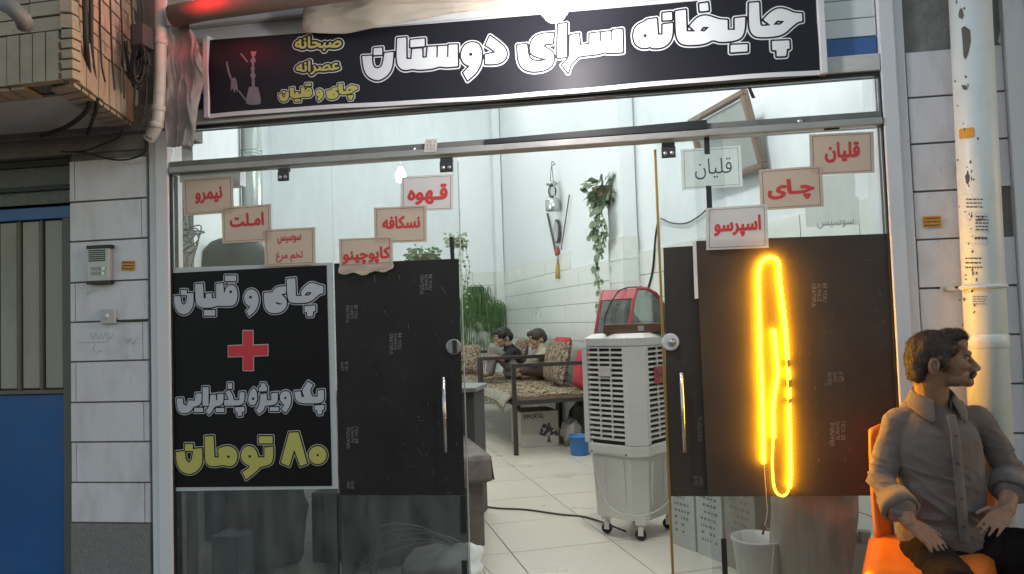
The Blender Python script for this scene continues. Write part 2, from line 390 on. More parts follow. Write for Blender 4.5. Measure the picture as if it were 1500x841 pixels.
def outlined(polys, ysurf, parent, mats, o1, o2, cell=.0025, names=('outline', 'dark_border', 'lettering'), step=.0012, run=10):
    Fd, xs, ys = sdf_field(polys, cell, o2+.006)
    k = 0
    for nm, lv, mt in zip(names, (o2, o1, 0), mats):
        if mt is None: continue
        k += 1
        vs, fs = fill(Fd, xs, ys, lv, run)
        layer(vs, fs, lambda x, z: (x, ysurf(x, z)-.0012-step*k, z)).build(nm, mt, parent)

# ------------------------------------------------------------------ material library
mTile = M('white_cladding_tile', (.68, .635, .675), .35, var=.1, scale=3.5, dirt=(.36, .32, .32), dscale=7, damt=.5, stretch=(1, 1, .4), bump=.03, bscale=9)
mCement = M('bare_cement', (.2, .19, .18), .95, var=.35, scale=14, bump=.8, bscale=40)
mGranite = M('grey_granite', (.2, .18, .18), .5, var=.75, scale=160, bump=.1, bscale=200)
mFrame = M('white_painted_frame', (.7, .665, .7), .45, var=.05, scale=3, dirt=(.3, .28, .27), dscale=6, damt=.26, stretch=(1, 1, .35))
mFrameD = M('dirty_white_frame', (.6, .58, .56), .5, var=.1, scale=5, dirt=(.25, .22, .19), dscale=3.5, damt=.5, stretch=(.4, 1, 2))
mBlueP = M('blue_panel_paint', (.045, .12, .32), .45, var=.1)
mSlat = M('white_slat', (.68, .69, .71), .4, var=.05, dirt=(.35, .33, .32), dscale=4, damt=.2)
mBlack = M('black_plastic', (.012, .012, .014), .45, var=.3)
mDark = M('dark_metal', (.03, .028, .028), .5, metal=.3, var=.3, scale=20)
mFilm = M('black_adhesive_film', (.024, .02, .021), .4, var=.45, scale=4, bump=.3, bscale=9, spec=.22)
mFilmR = M('glow_tinted_adhesive_film', (.05, .036, .03), .5, var=.3, scale=5, bump=.12, bscale=5, spec=.35)  # same black film, browned to put the rope light's glow in its colour
mPoster = M('black_poster_vinyl', (.008, .006, .008), .5, var=.2, scale=3, bump=.05, bscale=4, spec=.2)
mBanner = M('black_banner_vinyl', (.016, .015, .022), .5, var=.25, scale=3, bump=.08, bscale=5, spec=.22)
mWhiteInk = M('white_print', (.72, .72, .75), .7, var=.06, spec=.2)
mGreyInk = M('greyed_white_print', (.5, .5, .55), .4, var=.06)
mYellowInk = M('yellow_print', (.52, .46, .12), .4, var=.06)
mRedInk = M('red_print', (.6, .03, .05), .4, var=.06)
mFaint = M('faint_grey_print', (.2, .17, .19), .4, var=.3, scale=30)
def PAPER(name, col, thin=.45):
    m = M(name, col, .85, var=.08, scale=7, bump=.12, bscale=16); t = m.node_tree; N = t.nodes; L = t.links
    b = N['Principled BSDF']; o = N['Material Output']; tr = N.new('ShaderNodeBsdfTranslucent'); mx = N.new('ShaderNodeMixShader'); mx.inputs[0].default_value = thin
    L.new(b.inputs['Base Color'].links[0].from_socket, tr.inputs[0]); L.new(b.outputs[0], mx.inputs[1]); L.new(tr.outputs[0], mx.inputs[2]); L.new(mx.outputs[0], o.inputs[0]); return m
mPaperT = PAPER('tan_paper', (.66, .5, .4), .3)
mPaperW = PAPER('white_paper', (.78, .71, .69), .35)
mPaperG = PAPER('grey_white_paper', (.74, .76, .74), .75)
mTapeW = M('white_tape', (.62, .62, .62), .5, var=.1)
mPrintD = M('dark_print', (.06, .05, .06), .7)
mRedPaper = M('red_letters', (.58, .05, .05), .7, var=.15, scale=60)
mRail = M('worn_aluminium_rail', (.36, .34, .33), .4, metal=.35, var=.2, scale=10, dirt=(.12, .1, .09), dscale=12, damt=.45, stretch=(.5, 1, 1))
mRailD = M('dark_worn_rail', (.17, .165, .16), .5, metal=.2, var=.4, scale=14, dirt=(.07, .06, .06), dscale=10, damt=.5)
mSteel = M('brushed_steel', (.5, .5, .5), .3, metal=.9, var=.15, scale=12)
mPatch = M('dark_patch_fitting', (.05, .05, .05), .35, metal=.5, var=.3, scale=30)
mGlass = GLASS('shop_glass', (.945, .96, .965), .6, .03)
mGlassLow = GLASS('dusty_shade_glass', (.5, .52, .52), .9, .14)  # dust plus a dark tint standing for shade behind the lower panes
mGold = M('gold_edge_strip', (.4, .24, .06), .35, metal=.6, var=.2)
mPVC = M('grey_white_drainpipe', (.55, .52, .5), .4, var=.08, scale=5, dirt=(.2, .17, .15), dscale=9, damt=.4)
mPVCw = M('white_drainpipe', (.68, .68, .66), .4, var=.05, scale=5, dirt=(.34, .32, .3), dscale=9, damt=.28)
mStain = M('dark_paint_stain', (.1, .095, .09), .8, var=.4, scale=50)
mOrangeS = M('orange_sticker', (.62, .28, .04), .7, var=.25, scale=60)
mTarp = M('grey_tarpaulin', (.3, .275, .265), .6, var=.15, scale=9, bump=.35, bscale=12, dirt=(.2, .18, .17), dscale=5, damt=.25)
mCanvas = M('beige_canvas', (.46, .41, .35), .85, var=.15, scale=5, bump=.3, bscale=15, dirt=(.25, .2, .16), dscale=4, damt=.35)
mCable = M('black_cable', (.022, .02, .02), .6, var=.3)
mBrick = M('tan_brick', (.44, .345, .26), .85, var=.25, scale=9, bump=.35, bscale=70, dirt=(.26, .2, .15), dscale=5, damt=.35)
mMortar = M('dark_mortar', (.2, .175, .15), .95, var=.3, scale=20, bump=.4, bscale=60)
mSoffit = M('painted_soffit', (.55, .52, .5), .8, var=.1, scale=2, dirt=(.2, .18, .17), dscale=2, damt=.4)
mLintel = M('dirty_lintel', (.24, .22, .21), .9, var=.25, scale=5, dirt=(.1, .085, .08), dscale=3, damt=.6, bump=.4, bscale=30)
mDoorBlue = M('blue_door_paint', (.012, .088, .27), .4, var=.2, scale=3, dirt=(.06, .1, .2), dscale=7, damt=.4, bump=.1, bscale=4)
mDoorCream = M('cream_door_panel', (.33, .3, .24), .55, var=.12, scale=3, dirt=(.12, .1, .08), dscale=4, damt=.4, stretch=(1, 1, .3))
mDoorFrame = M('brown_door_frame', (.12, .1, .085), .5, var=.2)
mFrost = M('frosted_glass', (.14, .15, .14), .35, var=.25, scale=30, bump=.8, bscale=90)

# ------------------------------------------------------------------ street and ground
ZS = -.03
asph = M('asphalt', (.05, .05, .052), .9, var=.3, scale=40, bump=.5, bscale=150)
pave = M('pavement_concrete', (.22, .21, .2), .85, var=.2, scale=3, bump=.3, bscale=60)
b = MB(); b.add([(-400, -400, ZS-.14), (400, -400, ZS-.14), (400, 400, ZS-.14), (-400, 400, ZS-.14)], [(0, 1, 2, 3)])
struct(b.build('street', asph))
b = MB(); b.box(-14, 14, -3.9, .6, ZS-.25, ZS)
struct(b.build('pavement', pave, bevel=.01))

# ------------------------------------------------------------------ left pillar with tiles
XL0, XL1 = at(103, 500).x, at(217.5, 500).x
zrow = [at(160, y).z for y in (232, 293, 351.5, 412, 470.5, 529, 589, 647.5, 707, 766)]
pl = thing('tiled_pillar', 'white tiled pillar between the blue door and the shop glass', 'pillar', ((XL0+XL1)/2, .1, 0))
b = MB(); b.box(XL0+.004, XL1+.06, .012, .3, ZS, 2.28); b.build('core', mCement, pl)
seam = ['l', 'r', '', 'l', 'r', 'l', 'r', 'l', 'r']
J = .0042
for i in range(9):
    z1, z0 = zrow[i]-J, zrow[i+1]+J
    cuts = [XL0, XL1]
    if seam[i] == 'l': cuts = [XL0, XL0+.03, XL1]
    if seam[i] == 'r': cuts = [XL0, XL1-.03, XL1]
    for a, c in zip(cuts, cuts[1:]):
        dy = random.uniform(-.002, .002)
        MB().box(a+J*.5, c-J*.5, dy, .0125, z0, z1).build('tile', mTile, pl, bevel=.0015)
MB().box(XL0, XL1, -.004, .0125, ZS, zrow[9]-J).build('plinth_slab', mGranite, pl, bevel=.002)
# faint pencil scribbles on the pillar
bs = MB()
for pts in ([(132,488),(136,497),(140,487),(144,497),(149,488)], [(150,497),(156,487),(160,498),(166,488)], [(183,494),(187,503),(191,495),(195,504),(201,494)], [(139,505),(136,512),(142,516),(148,513)], [(112,501),(130,502),(160,500)], [(126,432),(134,426),(143,427)]):
    bs.tube(catmull([at(x, y, -.0025) for x, y in pts], 3), .0009, 4)
bs.build('scribble', M('pencil', (.3, .28, .3), .9), pl)

# white posts either side of the glass
def post(pxl, pxr, Y0, z1, label, steps, yref=500):
    x0, x1 = at(pxl, yref, Y0).x, at(pxr, yref, Y0).x
    t = thing('door_post', label, 'post', ((x0+x1)/2, Y0, 0))
    xs = x0+(x1-x0)*steps
    if steps < .5:
        MB().box(x0, xs, Y0+.012, .1, ZS, z1).build('side_fin', mFrame, t, bevel=.003)
        MB().box(xs+.001, x1, Y0, .1, ZS, z1).build('main_profile', mFrame, t, bevel=.004)
    else:
        MB().box(x0, xs-.001, Y0, .1, ZS, z1).build('main_profile', mFrame, t, bevel=.004)
        MB().box(xs, x1, Y0+.014, .1, ZS, z1).build('side_fin', mFrame, t, bevel=.003)
    return x0, x1
PLx0, PLx1 = post(218.5, 248.5, -.02, 2.285, 'white metal post at the left edge of the shop glass', .36)
PRx0, PRx1 = post(1313.5, 1352, -.02, 3.2, 'white metal post at the right edge of the shop glass', .62)
MB().box(PLx1+.001, PLx1+.008, -.008, .05, ZS, 2.07).build('gasket', mBlack, bpy.data.objects['door_post'])
MB().box(PRx0-.007, PRx0-.001, -.008, .05, ZS, 2.29).build('gasket', mDark, bpy.data.objects['door_post.001'])

# ------------------------------------------------------------------ right wall with tiles
XR0, XR1 = PRx1+.006, at(1483, 300).x
zr = [at(1345, y).z for y in (74.5, 142.6, 211, 281, 351.5, 423)]
zr += [zr[-1]-.2*k for k in range(1, 8)]
pr = thing('tiled_wall', 'white tiled wall strip with bare cement patches behind the seated man', 'wall', ((XR0+XR1)/2, .1, 0))
MB().box(XR0-.004, XR1+.05, .013, .3, ZS, 3.3).build('core', mCement, pr)
for i in range(len(zr)-1):
    z1, z0 = zr[i]-J, max(ZS, zr[i+1]+J)
    if z1 < ZS+.02: break
    dy = random.uniform(-.002, .002); xe = XR1
    if i == 3:
        xq = at(1455, 310).x
        pts = [(XR0, z0), (xq+.012, z0), (xq+.014, z0+.05), (xq+.006, z0+.12), (xq-.02, z1), (XR0, z1)]
        MB().prism([(x, dy, z) for x, z in pts], (0, .0125, 0)).build('tile', mTile, pr); continue
    MB().box(XR0, xe, dy, .0135, z0, z1).build('tile', mTile, pr, bevel=.0015)
bs = MB()
for pts in ([(1375,243),(1379,253)], [(1392,240),(1399,247),(1395,257)], [(1380,268),(1385,270)], [(1385,272),(1393,273)]):
    bs.tube([at(x, y, -.0025) for x, y in pts], .0009, 4)
bs.build('scribble', M('pencil_light', (.42, .44, .48), .9), pr)
MB().prism([at(x, y, .004) for x, y in ((1462, 60), (1466, 46), (1466.5, 66))], (0, .006, 0)).build('plaster_chip', mFrame, pr)
# neighbour's white post at the far right, end wall beyond it
p2 = thing('metal_gate_post', 'white metal post at the right border of the photo', 'post', (XR1+.1, 0, 0))
MB().box(XR1+.002, XR1+.085, -.018, .06, ZS, 3.3).build('profile', mFrame, p2, bevel=.004)
MB().box(XR1+.087, XR1+.13, -.03, .06, ZS, 3.3).build('side_fin', mFrame, p2, bevel=.004)
w = MB().box(XR1+.135, XR1+5, .0, .3, ZS, 6).build('neighbour_wall', mCement); tag(w, 'plain rendered wall of the neighbouring house on the right', 'wall')

# ------------------------------------------------------------------ blue and cream door at the left
xd0, xd1 = -4.2, XL0-.002
dr = thing('house_door', 'metal house door with cream ribbed panels above and blue sheet below', 'door', (at(50, 600).x, .05, 0))
zB0, zB1 = at(55, 577, .05).z, at(55, 313, .05).z
zT = at(55, 322, .05).z; zBar = at(55, 305, .05).z
MB().box(xd0, xd1-.012, .05, .07, ZS, zB0-.004).build('lower_panel', mDoorBlue, dr, bevel=.003)
xs_ = [at(x, 450, .05).x for x in (-70, -36, -3, 30, 63, 97)]
MB().box(xd0, xd1-.002, .065, .08, zB0+.022, zT-.004).build('panel_backing', mDoorFrame, dr)
for a, c in zip(xs_, xs_[1:]):
    MB().prism([(a+.006, .0645, 0), (a+.018, .048, 0), (c-.02, .048, 0), (c-.008, .0645, 0)], (0, 0, zT-zB0-.04)).build('ribbed_panel', mDoorCream, dr)
    bpy.data.objects[dr.children[-1].name].location.z += zB0+.03
for k, a in enumerate(xs_[:-1]):
    MB().box(a-.008, a+.005, .04, .065, zB0+.02, zT-.004).build('rib', mDoorFrame, dr, bevel=.002)
MB().box(xs_[-1]-.004, xd1, .032, .08, ZS, zBar).build('jamb', mDoorFrame, dr, bevel=.002)
MB().box(xd0, xs_[-1]-.005, .036, .066, zB0, zB0+.02).build('cross_rail', mDoorFrame, dr, bevel=.002)
MB().box(xd0, xd1, .03, .075, zT-.002, zBar).build('top_rail', mDoorBlue, dr, bevel=.003)
zz = [at(55, y, .06).z for y in (303, 277, 242, 226)]
for a, c in zip(zz, zz[1:]):
    MB().box(xd0, xd1, .06, .066, a+.012, c-.012).build('frosted_pane', mFrost, dr)
for a in zz[1:3]: MB().box(xd0, xd1, .04, .07, a-.012, a+.012).build('bar', mDark, dr)
MB().box(xd0, xd1, .12, .14, ZS, 2.3).build('back_panel', mBlack, dr)
lt = MB().box(-4.5, PLx1-.005, -.03, .3, 2.2925, 2.42)
lo = lt.build('lintel_beam', mLintel, bevel=.006); tag(lo, 'dirty cement lintel running over the blue door and tiled pillar', 'lintel')
lo2 = MB().box(-4.5, XL1-.01, .0, .06, at(100, 226).z, 2.2915).build('lintel_board', mLintel, lo)
w = MB().box(-8, -4.21, .0, .3, ZS, 6).build('neighbour_wall', mCement); tag(w, 'plain rendered wall beyond the left border of the photo', 'wall')

# ------------------------------------------------------------------ brick balcony overhang
ZO = 2.33
bal = thing('brick_balcony', 'tan brick balcony overhanging the house door with upright bricks along its lower edge', 'balcony', (-2.9, -.4, ZO))
Cn = atz(106, 116, ZO); Bk = atz(209, 190, ZO); Bk = Cn+(Bk-Cn)*1.1
sdir = (Bk-Cn).normalized(); slen = (Bk-Cn).length
fdir = Vector((-1, .03, 0)); flen = 2.4
inn = Vector((-.03, .03, 0))
b = MB(); q0, q1, q2 = Cn+inn, Bk+inn, Cn+fdir*flen+inn; q3 = q2+sdir*slen
b.prism([q0, q1, q3, q2], (0, 0, 2.2)); b.v = [(x, y, z+.012) for x, y, z in b.v]
b.build('core', mMortar, bal)
b = MB(); o_ = .16
b.prism([Cn+Vector((-o_, o_, -.004)), Bk+Vector((-o_, .02, -.004)), q3+Vector((0, .02, -.004)), q2+Vector((0, o_, -.004))], (0, 0, .012))
b.build('soffit', mSoffit, bal)
outs = Vector((sdir.y, -sdir.x, 0)).normalized(); outf = Vector((fdir.y, -fdir.x, 0)); outf = outf if outf.y < 0 else -outf
def brick_run(org, d, out, length, z0, h, w, n0, jit, depth=.045, gap=.007):
    n = int(length/w)
    for i in range(n0, n):
        p = Vector((org.x, org.y, 0))+d*(i*w+gap/2)+Vector((0, 0, z0+gap/2))+out*(random.uniform(-.004, .004))
        MB().obox(p, d*(w-gap), -out*depth, (0, 0, h-gap)).build('brick', mBrick, bal)
SOLD = .21
brick_run(Cn+outf*.0, fdir, outf, flen, ZO, SOLD, .062, 1, 0)
brick_run(Cn+outs*.0, sdir, outs, slen, ZO, SOLD, .062, 1, 0)
for k in range(5):                      # corner stack of small bricks
    MB().box(Cn.x-.045, Cn.x+.004, Cn.y-.004, Cn.y+.045, ZO+k*.042+.004, ZO+k*.042+.038).build('brick', mBrick, bal)
for k in range(9):                      # running courses above
    zc = ZO+SOLD+k*.062; off = (.1 if k % 2 else 0)
    brick_run(Cn+Vector((0, 0, 0))+fdir*(-off*.0)+fdir*(0), fdir, outf+Vector((0, 0, 0)), flen, zc, .062, .2, 0, 0)
    brick_run(Cn+sdir*off, sdir, outs, slen-off, zc, .062, .2, 0, 0)
    if off: MB().obox(Cn+Vector((0, 0, zc-ZO+ZO*0))+Vector((0, 0, .006)) if False else Vector((Cn.x, Cn.y, zc+.006)), sdir*.094, -outs*.045, (0, 0, .05)).build('brick', mBrick, bal)
# underside course of bricks along both lower edges
for i in range(int(slen/.075)):
    MB().obox(Cn+sdir*(i*.075+.02)+Vector((-.02, .02, -.012)), sdir*.062, Vector((-.13, .03, 0)), (0, 0, .014)).build('brick', mBrick, bal)
for i in range(3, 26):
    MB().obox(Cn+fdir*(i*.075+.02)+Vector((0, .02, -.012)), fdir*.062, Vector((-.03, .13, 0)), (0, 0, .014)).build('brick', mBrick, bal)
# short grey pipe stub poking out over the balcony
b = MB(); b.tube([at(-25, -12, -.93), at(18, 12, -.95), at(33, 27, -.93), at(37, 38, -.9)], .03, 14)
tag(b.build('drain_spout', M('grey_pipe', (.22, .21, .22), .5), smooth=True), 'short grey drain spout above the brick balcony', 'pipe')

# upper front of the building, above the sign
up_ = thing('upper_facade', 'plain upper wall of the building above the shop sign', 'building', (0, .1, 3.2))
MB().box(PLx0-.3, XR1+.13, .02, .3, 3.25, 6).build('wall', mCement, up_)
MB().box(-4.3, PLx0-.302, .03, .3, 2.43, 6).build('wall', mBrick, up_)
MB().box(PLx0-.3, PLx0+.05, .03, .3, 2.43, 3.249).build('wall', mCement, up_)

# ------------------------------------------------------------------ sign box with slats, frame, banner
ZF = 2.288
XS0, XS1 = PLx1-.002, PRx0-.002
sb = thing('sign_box', 'white slatted sign box with a blue band above the shop doors', 'sign box', ((XS0+XS1)/2, 0, ZF))
z = 2.375
zs = [2.352, 2.377, 2.459, 2.541, 2.623, 2.705, 2.787]
for i in range(1, 6):
    MB().box(XS0+.002, XS1-.002, .004, .03, zs[i]+.0015, zs[i+1]-.0015).build('slat', mBlueP if i == 1 else mSlat, sb, bevel=.003)
MB().box(XS0, XS1, .031, .05, ZF+.02, 2.787).build('backing', mDark, sb)
MB().box(XS0, XS1, -.02, .055, ZF+.014, 2.3755).build('bottom_frame', mFrameD, sb, bevel=.004)
MB().box(XS0, XS1, -.004, .05, ZF-.002, ZF+.013).build('shadow_strip', mDark, sb)  # dark strip stands for the shadow line under the sign frame
MB().box(XS0, XS1, -.03, .055, 2.788, 2.85).build('top_frame', mFrameD, sb, bevel=.004)
MB().box(XS0+.001, XS0+.05, -.018, .003, 2.376, 2.787).build('end_frame', mFrameD, sb, bevel=.004)
# banner
BX0, BX1 = at(309, 115, -.03).x, at(1197.5, 50, -.03).x
def bz0(x): s = (x-BX0)/(BX1-BX0); return at(310, 169, -.03).z*(1-s)+at(1198, 105.5, -.03).z*s+.012*math.sin(s*9)*.4
def bz1(x): s = (x-BX0)/(BX1-BX0); return at(310, 59, -.03).z*(1-s)+at(1198, -12, -.03).z*s
def bys(x, z): return -.034-.006*math.sin(x*2.7+.6)-.005*math.sin(x*1.1+z*9)-.004*math.sin(z*21+x)
bn = thing('shop_banner', 'long black banner with big white outlined lettering over the shop doors', 'banner', ((BX0+BX1)/2, -.03, 2.35))
b = MB(); b.grid(lambda s, t: (lambda x: (lambda z: (x, bys(x, z), z))(bz0(x)+(bz1(x)-bz0(x))*t))(BX0+(BX1-BX0)*s), 110, 16)
b.build('vinyl', mBanner, bn, smooth=True)
bm_ = MB()
for e in (0, 1):
    x = (BX0-.03, BX1+.002)[e]
    MB().box(x, x+.028, -.05, .003, bz0((BX0, BX1)[e])-.015, bz1((BX0, BX1)[e])+.02).build('end_strip', mFrame, bn, bevel=.003)
MB().grid(lambda s, t: (lambda x: (x, bys(x, 2.35)-.004-.003*math.sin(x*13), bz0(x)-.02*t+.003))(BX0+(BX1-BX0)*s), 80, 2).build('lower_hem', mFrame, bn, smooth=True)
outlined(traced([SIGN_R, SIGN_L], -.036), bys, bn, (mWhiteInk, mBanner, mWhiteInk), .0075, .0125, .003)
def banner_word(text, x0, y0, x1, y1, tilt=0):
    Fd, xs, ys, (lo, hi) = font_field(shape_fa(text), .035, .02, .3)
    def fn(x, y):
        s = (x-lo[0])/(hi[0]-lo[0]); t = (hi[1]-y)/(hi[1]-lo[1])
        return at(x0+(x1-x0)*s, y0+(y1-y0)*t-tilt*s, -.036)
    for k, (nm, lv, mt) in enumerate((('outline', .17, mWhiteInk), ('dark_border', .115, mBanner), ('lettering', 0, mYellowInk))):
        vs, fs = fill(Fd, xs, ys, lv, 12)
        layer(vs, fs, lambda x, y: (lambda p: (p.x, bys(p.x, p.z)-.0012-.0012*(k+1), p.z))(fn(x, y))).build(nm, mt, bn)
banner_word('صبحانه', 432, 53, 500, 77, 3)
banner_word('عصرانه', 435, 91, 498, 112, 4)
# third line re-uses the traced outlines, scaled
def remap(group, bx, dst):
    ox, oy, sc, polys = group; a, b_, c, d = bx; x0, y0, x1, y1, tl = dst; out = []
    cv = lambda p: (lambda s, t: (x0+(x1-x0)*s, y0+(y1-y0)*t-tl*s))((p[0]-a)/(c-a), (p[1]-b_)/(d-b_))
    for o, hs in polys: out.append(([cv(p) for p in o], [[cv(p) for p in h] for h in hs]))
    return (0, 0, 1, out)
outlined(traced([remap(TEA_HOOKAH, (60, 91, 895, 320), (409, 125, 524, 151, 5))], -.036), bys, bn, (mWhiteInk, mBanner, mYellowInk), .005, .0085, .0022)
# faint printed hookah and hand at the left end
hk = [([(371,78),(374,78),(375,140),(370,140)], []), ([(366,128),(379,128),(384,150),(380,154),(364,154),(360,150)], []), (circ(372.5,90,4), []), (circ(372.5,102,3.2), []), (circ(372.5,112,4), []), ([(368,76),(377,76),(375,83),(370,83)], []),
      ([(333,92),(335,91),(340,112),(346,124),(344,126),(337,113)], []), ([(340,118),(346,114),(349,120),(350,136),(346,131),(345,138),(342,130),(339,135)], []), ([(353,80),(355,79),(366,92),(364,93)], []), ([(350,134),(352,133),(361,146),(360,148)], [])]
outlined(traced([(0, 0, 1, hk)], -.036), bys, bn, (None, None, mFaint), 0, 0, .0025)

# ------------------------------------------------------------------ glass front: rail, transom, panes
GY = .012
ZR0, ZR1 = 2.072, 2.13
XG0, XG1 = PLx1+.009, PRx0-.008
rl = thing('header_rail', 'worn aluminium header rail between the transom glass and the doors', 'rail', ((XG0+XG1)/2, GY, ZR0))
MB().box(XG0, XG1, GY-.038, GY+.05, ZR0, ZR0+.03).build('lower_profile', mRail, rl, bevel=.003)
MB().box(XG0, XG1, GY-.028, GY+.04, ZR0+.031, ZR1).build('upper_profile', mRailD, rl, bevel=.003)
for px, py in ((1172, 178), (606, 219)):
    c = at(px, py, GY-.03); MB().lathe((c.x, GY-.027, c.z), [(.012, 0), (.012, .006), (.005, .012)], 14, (0, -1, 0)).build('bolt', mSteel, rl, smooth=True)
xa, xb = at(710, 212, -.03).x, at(1036, 186, -.03).x
k_ = thing('black_tape_strip', 'long black tape strip stuck along the header rail', 'tape', ((xa+xb)/2, .01, ZR0+.03))
MB().hexa([(xa, GY-.042, ZR0+.031), (xb, GY-.042, ZR0+.031), (xb, GY-.0285, ZR0+.031), (xa, GY-.0285, ZR0+.031), (xa, GY-.042, ZR1-.005), (xb, GY-.042, ZR1+.012), (xb, GY-.0285, ZR1+.012), (xa, GY-.0285, ZR1-.005)]).build('strip', mBlack, k_, bevel=.001)
c4 = [at(x, y, GY-.041) for x, y in ((623, 204), (641, 203), (639, 222), (621, 223))]
s_ = MB(); s_.prism(c4, (0, .002, 0)); s_ = s_.build('rail_sticker', mPaperW); tag(s_, 'small white sticker with dark marks on the header rail', 'sticker')
bs = MB()
for i in range(3):
    for j in range(3): bs.tube([at(626+i*5+random.uniform(-1, 1), 206+j*5.5, GY-.0425), at(626+i*5+random.uniform(-1, 2), 209+j*5.5, GY-.0425)], .001, 4)
bs.build('print', mPrintD, s_)

def pane(name, label, pxl, pxr, z0, z1, Y, py, mat=mGlass, th=.01):
    x0 = pxl if abs(pxl) < 10 else at(pxl, py, Y).x; x1 = pxr if abs(pxr) < 10 else at(pxr, py, Y).x
    t = thing(name, label, 'glass', ((x0+x1)/2, Y, z0))
    MB().box(x0, x1, Y-th/2, Y+th/2, z0, z1).build('glass', mat, t)
    return t, x0, x1
# transom in three panes
tx = [XG0, at(487, 205, GY).x, at(740, 175, GY).x, at(1022, 150, GY).x, at(1275, 140, GY).x, XG1]
tw = thing('transom_window', 'long transom window of five glass panes under the sign box', 'window', ((XG0+XG1)/2, GY, ZR1))
for i in range(5): MB().box(tx[i]+.002, tx[i+1]-.002, GY-.005, GY+.005, ZR1+.001, ZF-.003).build('pane', mGlass, tw)
_t = MB().prism([at(x, y, GY-.007) for x, y in ((1095, 128), (1100, 128), (1107, 144), (1101, 144))], (0, .0012, 0)).build('transom_tape', mBlack); tag(_t, 'short slanted black tape on the transom glass by the picture frame', 'tape')
pA, xA0, xA1 = pane('fixed_glass_pane', 'fixed glass pane behind the black price poster, left of the doors', XG0, at(490, 500, GY).x, .0, ZR0-.002, GY, 500)
pB, xB0, xB1 = pane('glass_door_leaf', 'left glass door leaf covered with black film', xA1+.004, at(678, 500, GY).x, .008, ZR0-.006, GY, 500)
YC = GY+.038
pC, xC0, xC1 = pane('glass_door_leaf', 'right glass door leaf with gold edge strip beside the air cooler', at(976, 560, YC).x, at(1075, 560, YC).x, .008, ZR0-.006, YC, 560)
pD, xD0, xD1 = pane('fixed_glass_pane', 'fixed glass pane carrying the glowing rope light', at(1029, 520, GY).x, XG1, .0, ZR0-.002, GY, 520)
MB().box(xC0-.012, xC0-.001, YC-.012, YC+.012, .01, ZR0-.03).build('edge_strip', mGold, pC, bevel=.002)
MB().box(xB1+.0005, xB1+.004, GY-.006, GY+.006, .01, ZR0-.03).build('edge_strip', mSteel, pB)
MB().box(xA0+.004, xA1-.004, GY+.0055, GY+.0065, .01, at(370, 705, GY).z).build('dusty_shade_tint', mGlassLow, pA)  # tinted sheet darkens the pane where the space behind lies in shade
MB().box(xB0+.004, xB1-.004, GY+.0055, GY+.0065, .02, at(590, 715, GY).z).build('dusty_shade_tint', mGlassLow, pB)  # same painted shade on the lower part of the door leaf
# film sheets: corners in pixels
def film(parent, c, Y, mat, name='film', n=10, amp=.0006):
    q = [at(x, y, Y) for x, y in c]; f = quad_fn(q)
    b = MB(); b.grid(lambda s, t: (lambda p: (p.x, p.y-amp*(1+math.sin(s*17+t*9)+math.sin(t*23)), p.z))(f(s, t)), n, n)
    return b.build(name, mat, parent, smooth=True)
film(pB, ((489.5, 386), (672, 379), (681, 725), (497.5, 725)), GY-.0075, mFilm)
film(pC, ((971.5, 363), (1019, 360), (1052, 727), (980.5, 727)), YC-.0075, mFilmR)
film(pD, ((1019.5, 353), (1306, 342), (1321, 726), (1037, 727.5)), GY-.0075, mFilmR)
film(pD, ((1014.5, 354), (1019.7, 353), (1023, 437), (1017.5, 438)), GY-.0085, mTapeW, 'tape', 2, 0)
# printed scribble words on the film
mScr = M('grey_film_print', (.17, .16, .16), .6, var=.6, scale=60)
def vtext(parent, words, px, py, h, gap, Y, mat=mScr, flip=False):
    for k, w_ in enumerate(words):
        x = px-k*gap
        q = [at(x+gap*.8, py, Y), at(x+gap*.8, py+h*len(w_)/9, Y), at(x, py+h*len(w_)/9, Y), at(x, py, Y)]
        if flip: q = [q[2], q[3], q[0], q[1]]
        font_on(w_, quad_fn(q), (0, 0, 1, 1), mat, parent, 'film_print', .008, .05)
for (x, y, h, fl) in ((519, 447, 30, False), (583, 488, 36, False), (505, 530, 20, False), (520, 625, 36, True), (514, 705, 16, True), (628, 402, 34, False)):
    vtext(pB, ('BE YOU', 'ALWAYS', 'GRATEFUL')[:3 if h > 25 else 2], x, y, h, 6.2, GY-.0098, flip=fl)
for (x, y, h, fl) in ((1205, 415, 40, False), (1232, 618, 40, True), (1228, 545, 22, False)):
    vtext(pD, ('BE YOU', 'ALWAYS', 'GRATEFUL'), x, y, h, 8, GY-.0098, flip=fl)
vtext(pC, ('GRATEFUL',), 1022, 610, 40, 8, YC-.0098, flip=True); vtext(pC, ('ALWAYS', 'BE YOU'), 1024, 698, 20, 8, YC-.0098)
# scratches and scuffs
def scuffs(parent, x0, y0, x1, y1, n, Y, seed):
    rnd = random.Random(seed); b = MB()
    for i in range(n):
        x, y = rnd.uniform(x0, x1), rnd.uniform(y0, y1); a = rnd.uniform(0, 6.28); l = rnd.choice((2, 3, 4, 8, 12))*rnd.random()
        if l > 5: a = rnd.choice((1.57, 1.6, 0.02, 1.0))
        p = [at(x, y, Y), at(x+math.cos(a)*l*.5+rnd.uniform(-1, 1), y+math.sin(a)*l*.5, Y), at(x+math.cos(a)*l, y+math.sin(a)*l, Y)]
        b.tube(p, rnd.uniform(.0002, .0007), 4)
    b.build('scuff_marks', M('scuff_grey', (.2, .19, .19), .7, var=.5, scale=100), parent)['kind'] = 'stuff'
mFilmScuff = 0
scuffs(pB, 500, 400, 670, 560, 34, GY-.0095, 1); scuffs(pB, 560, 580, 675, 722, 60, GY-.0095, 2)
scuffs(pD, 1180, 370, 1300, 720, 60, GY-.0095, 3); scuffs(pC, 978, 390, 1012, 720, 20, YC-.0095, 4)
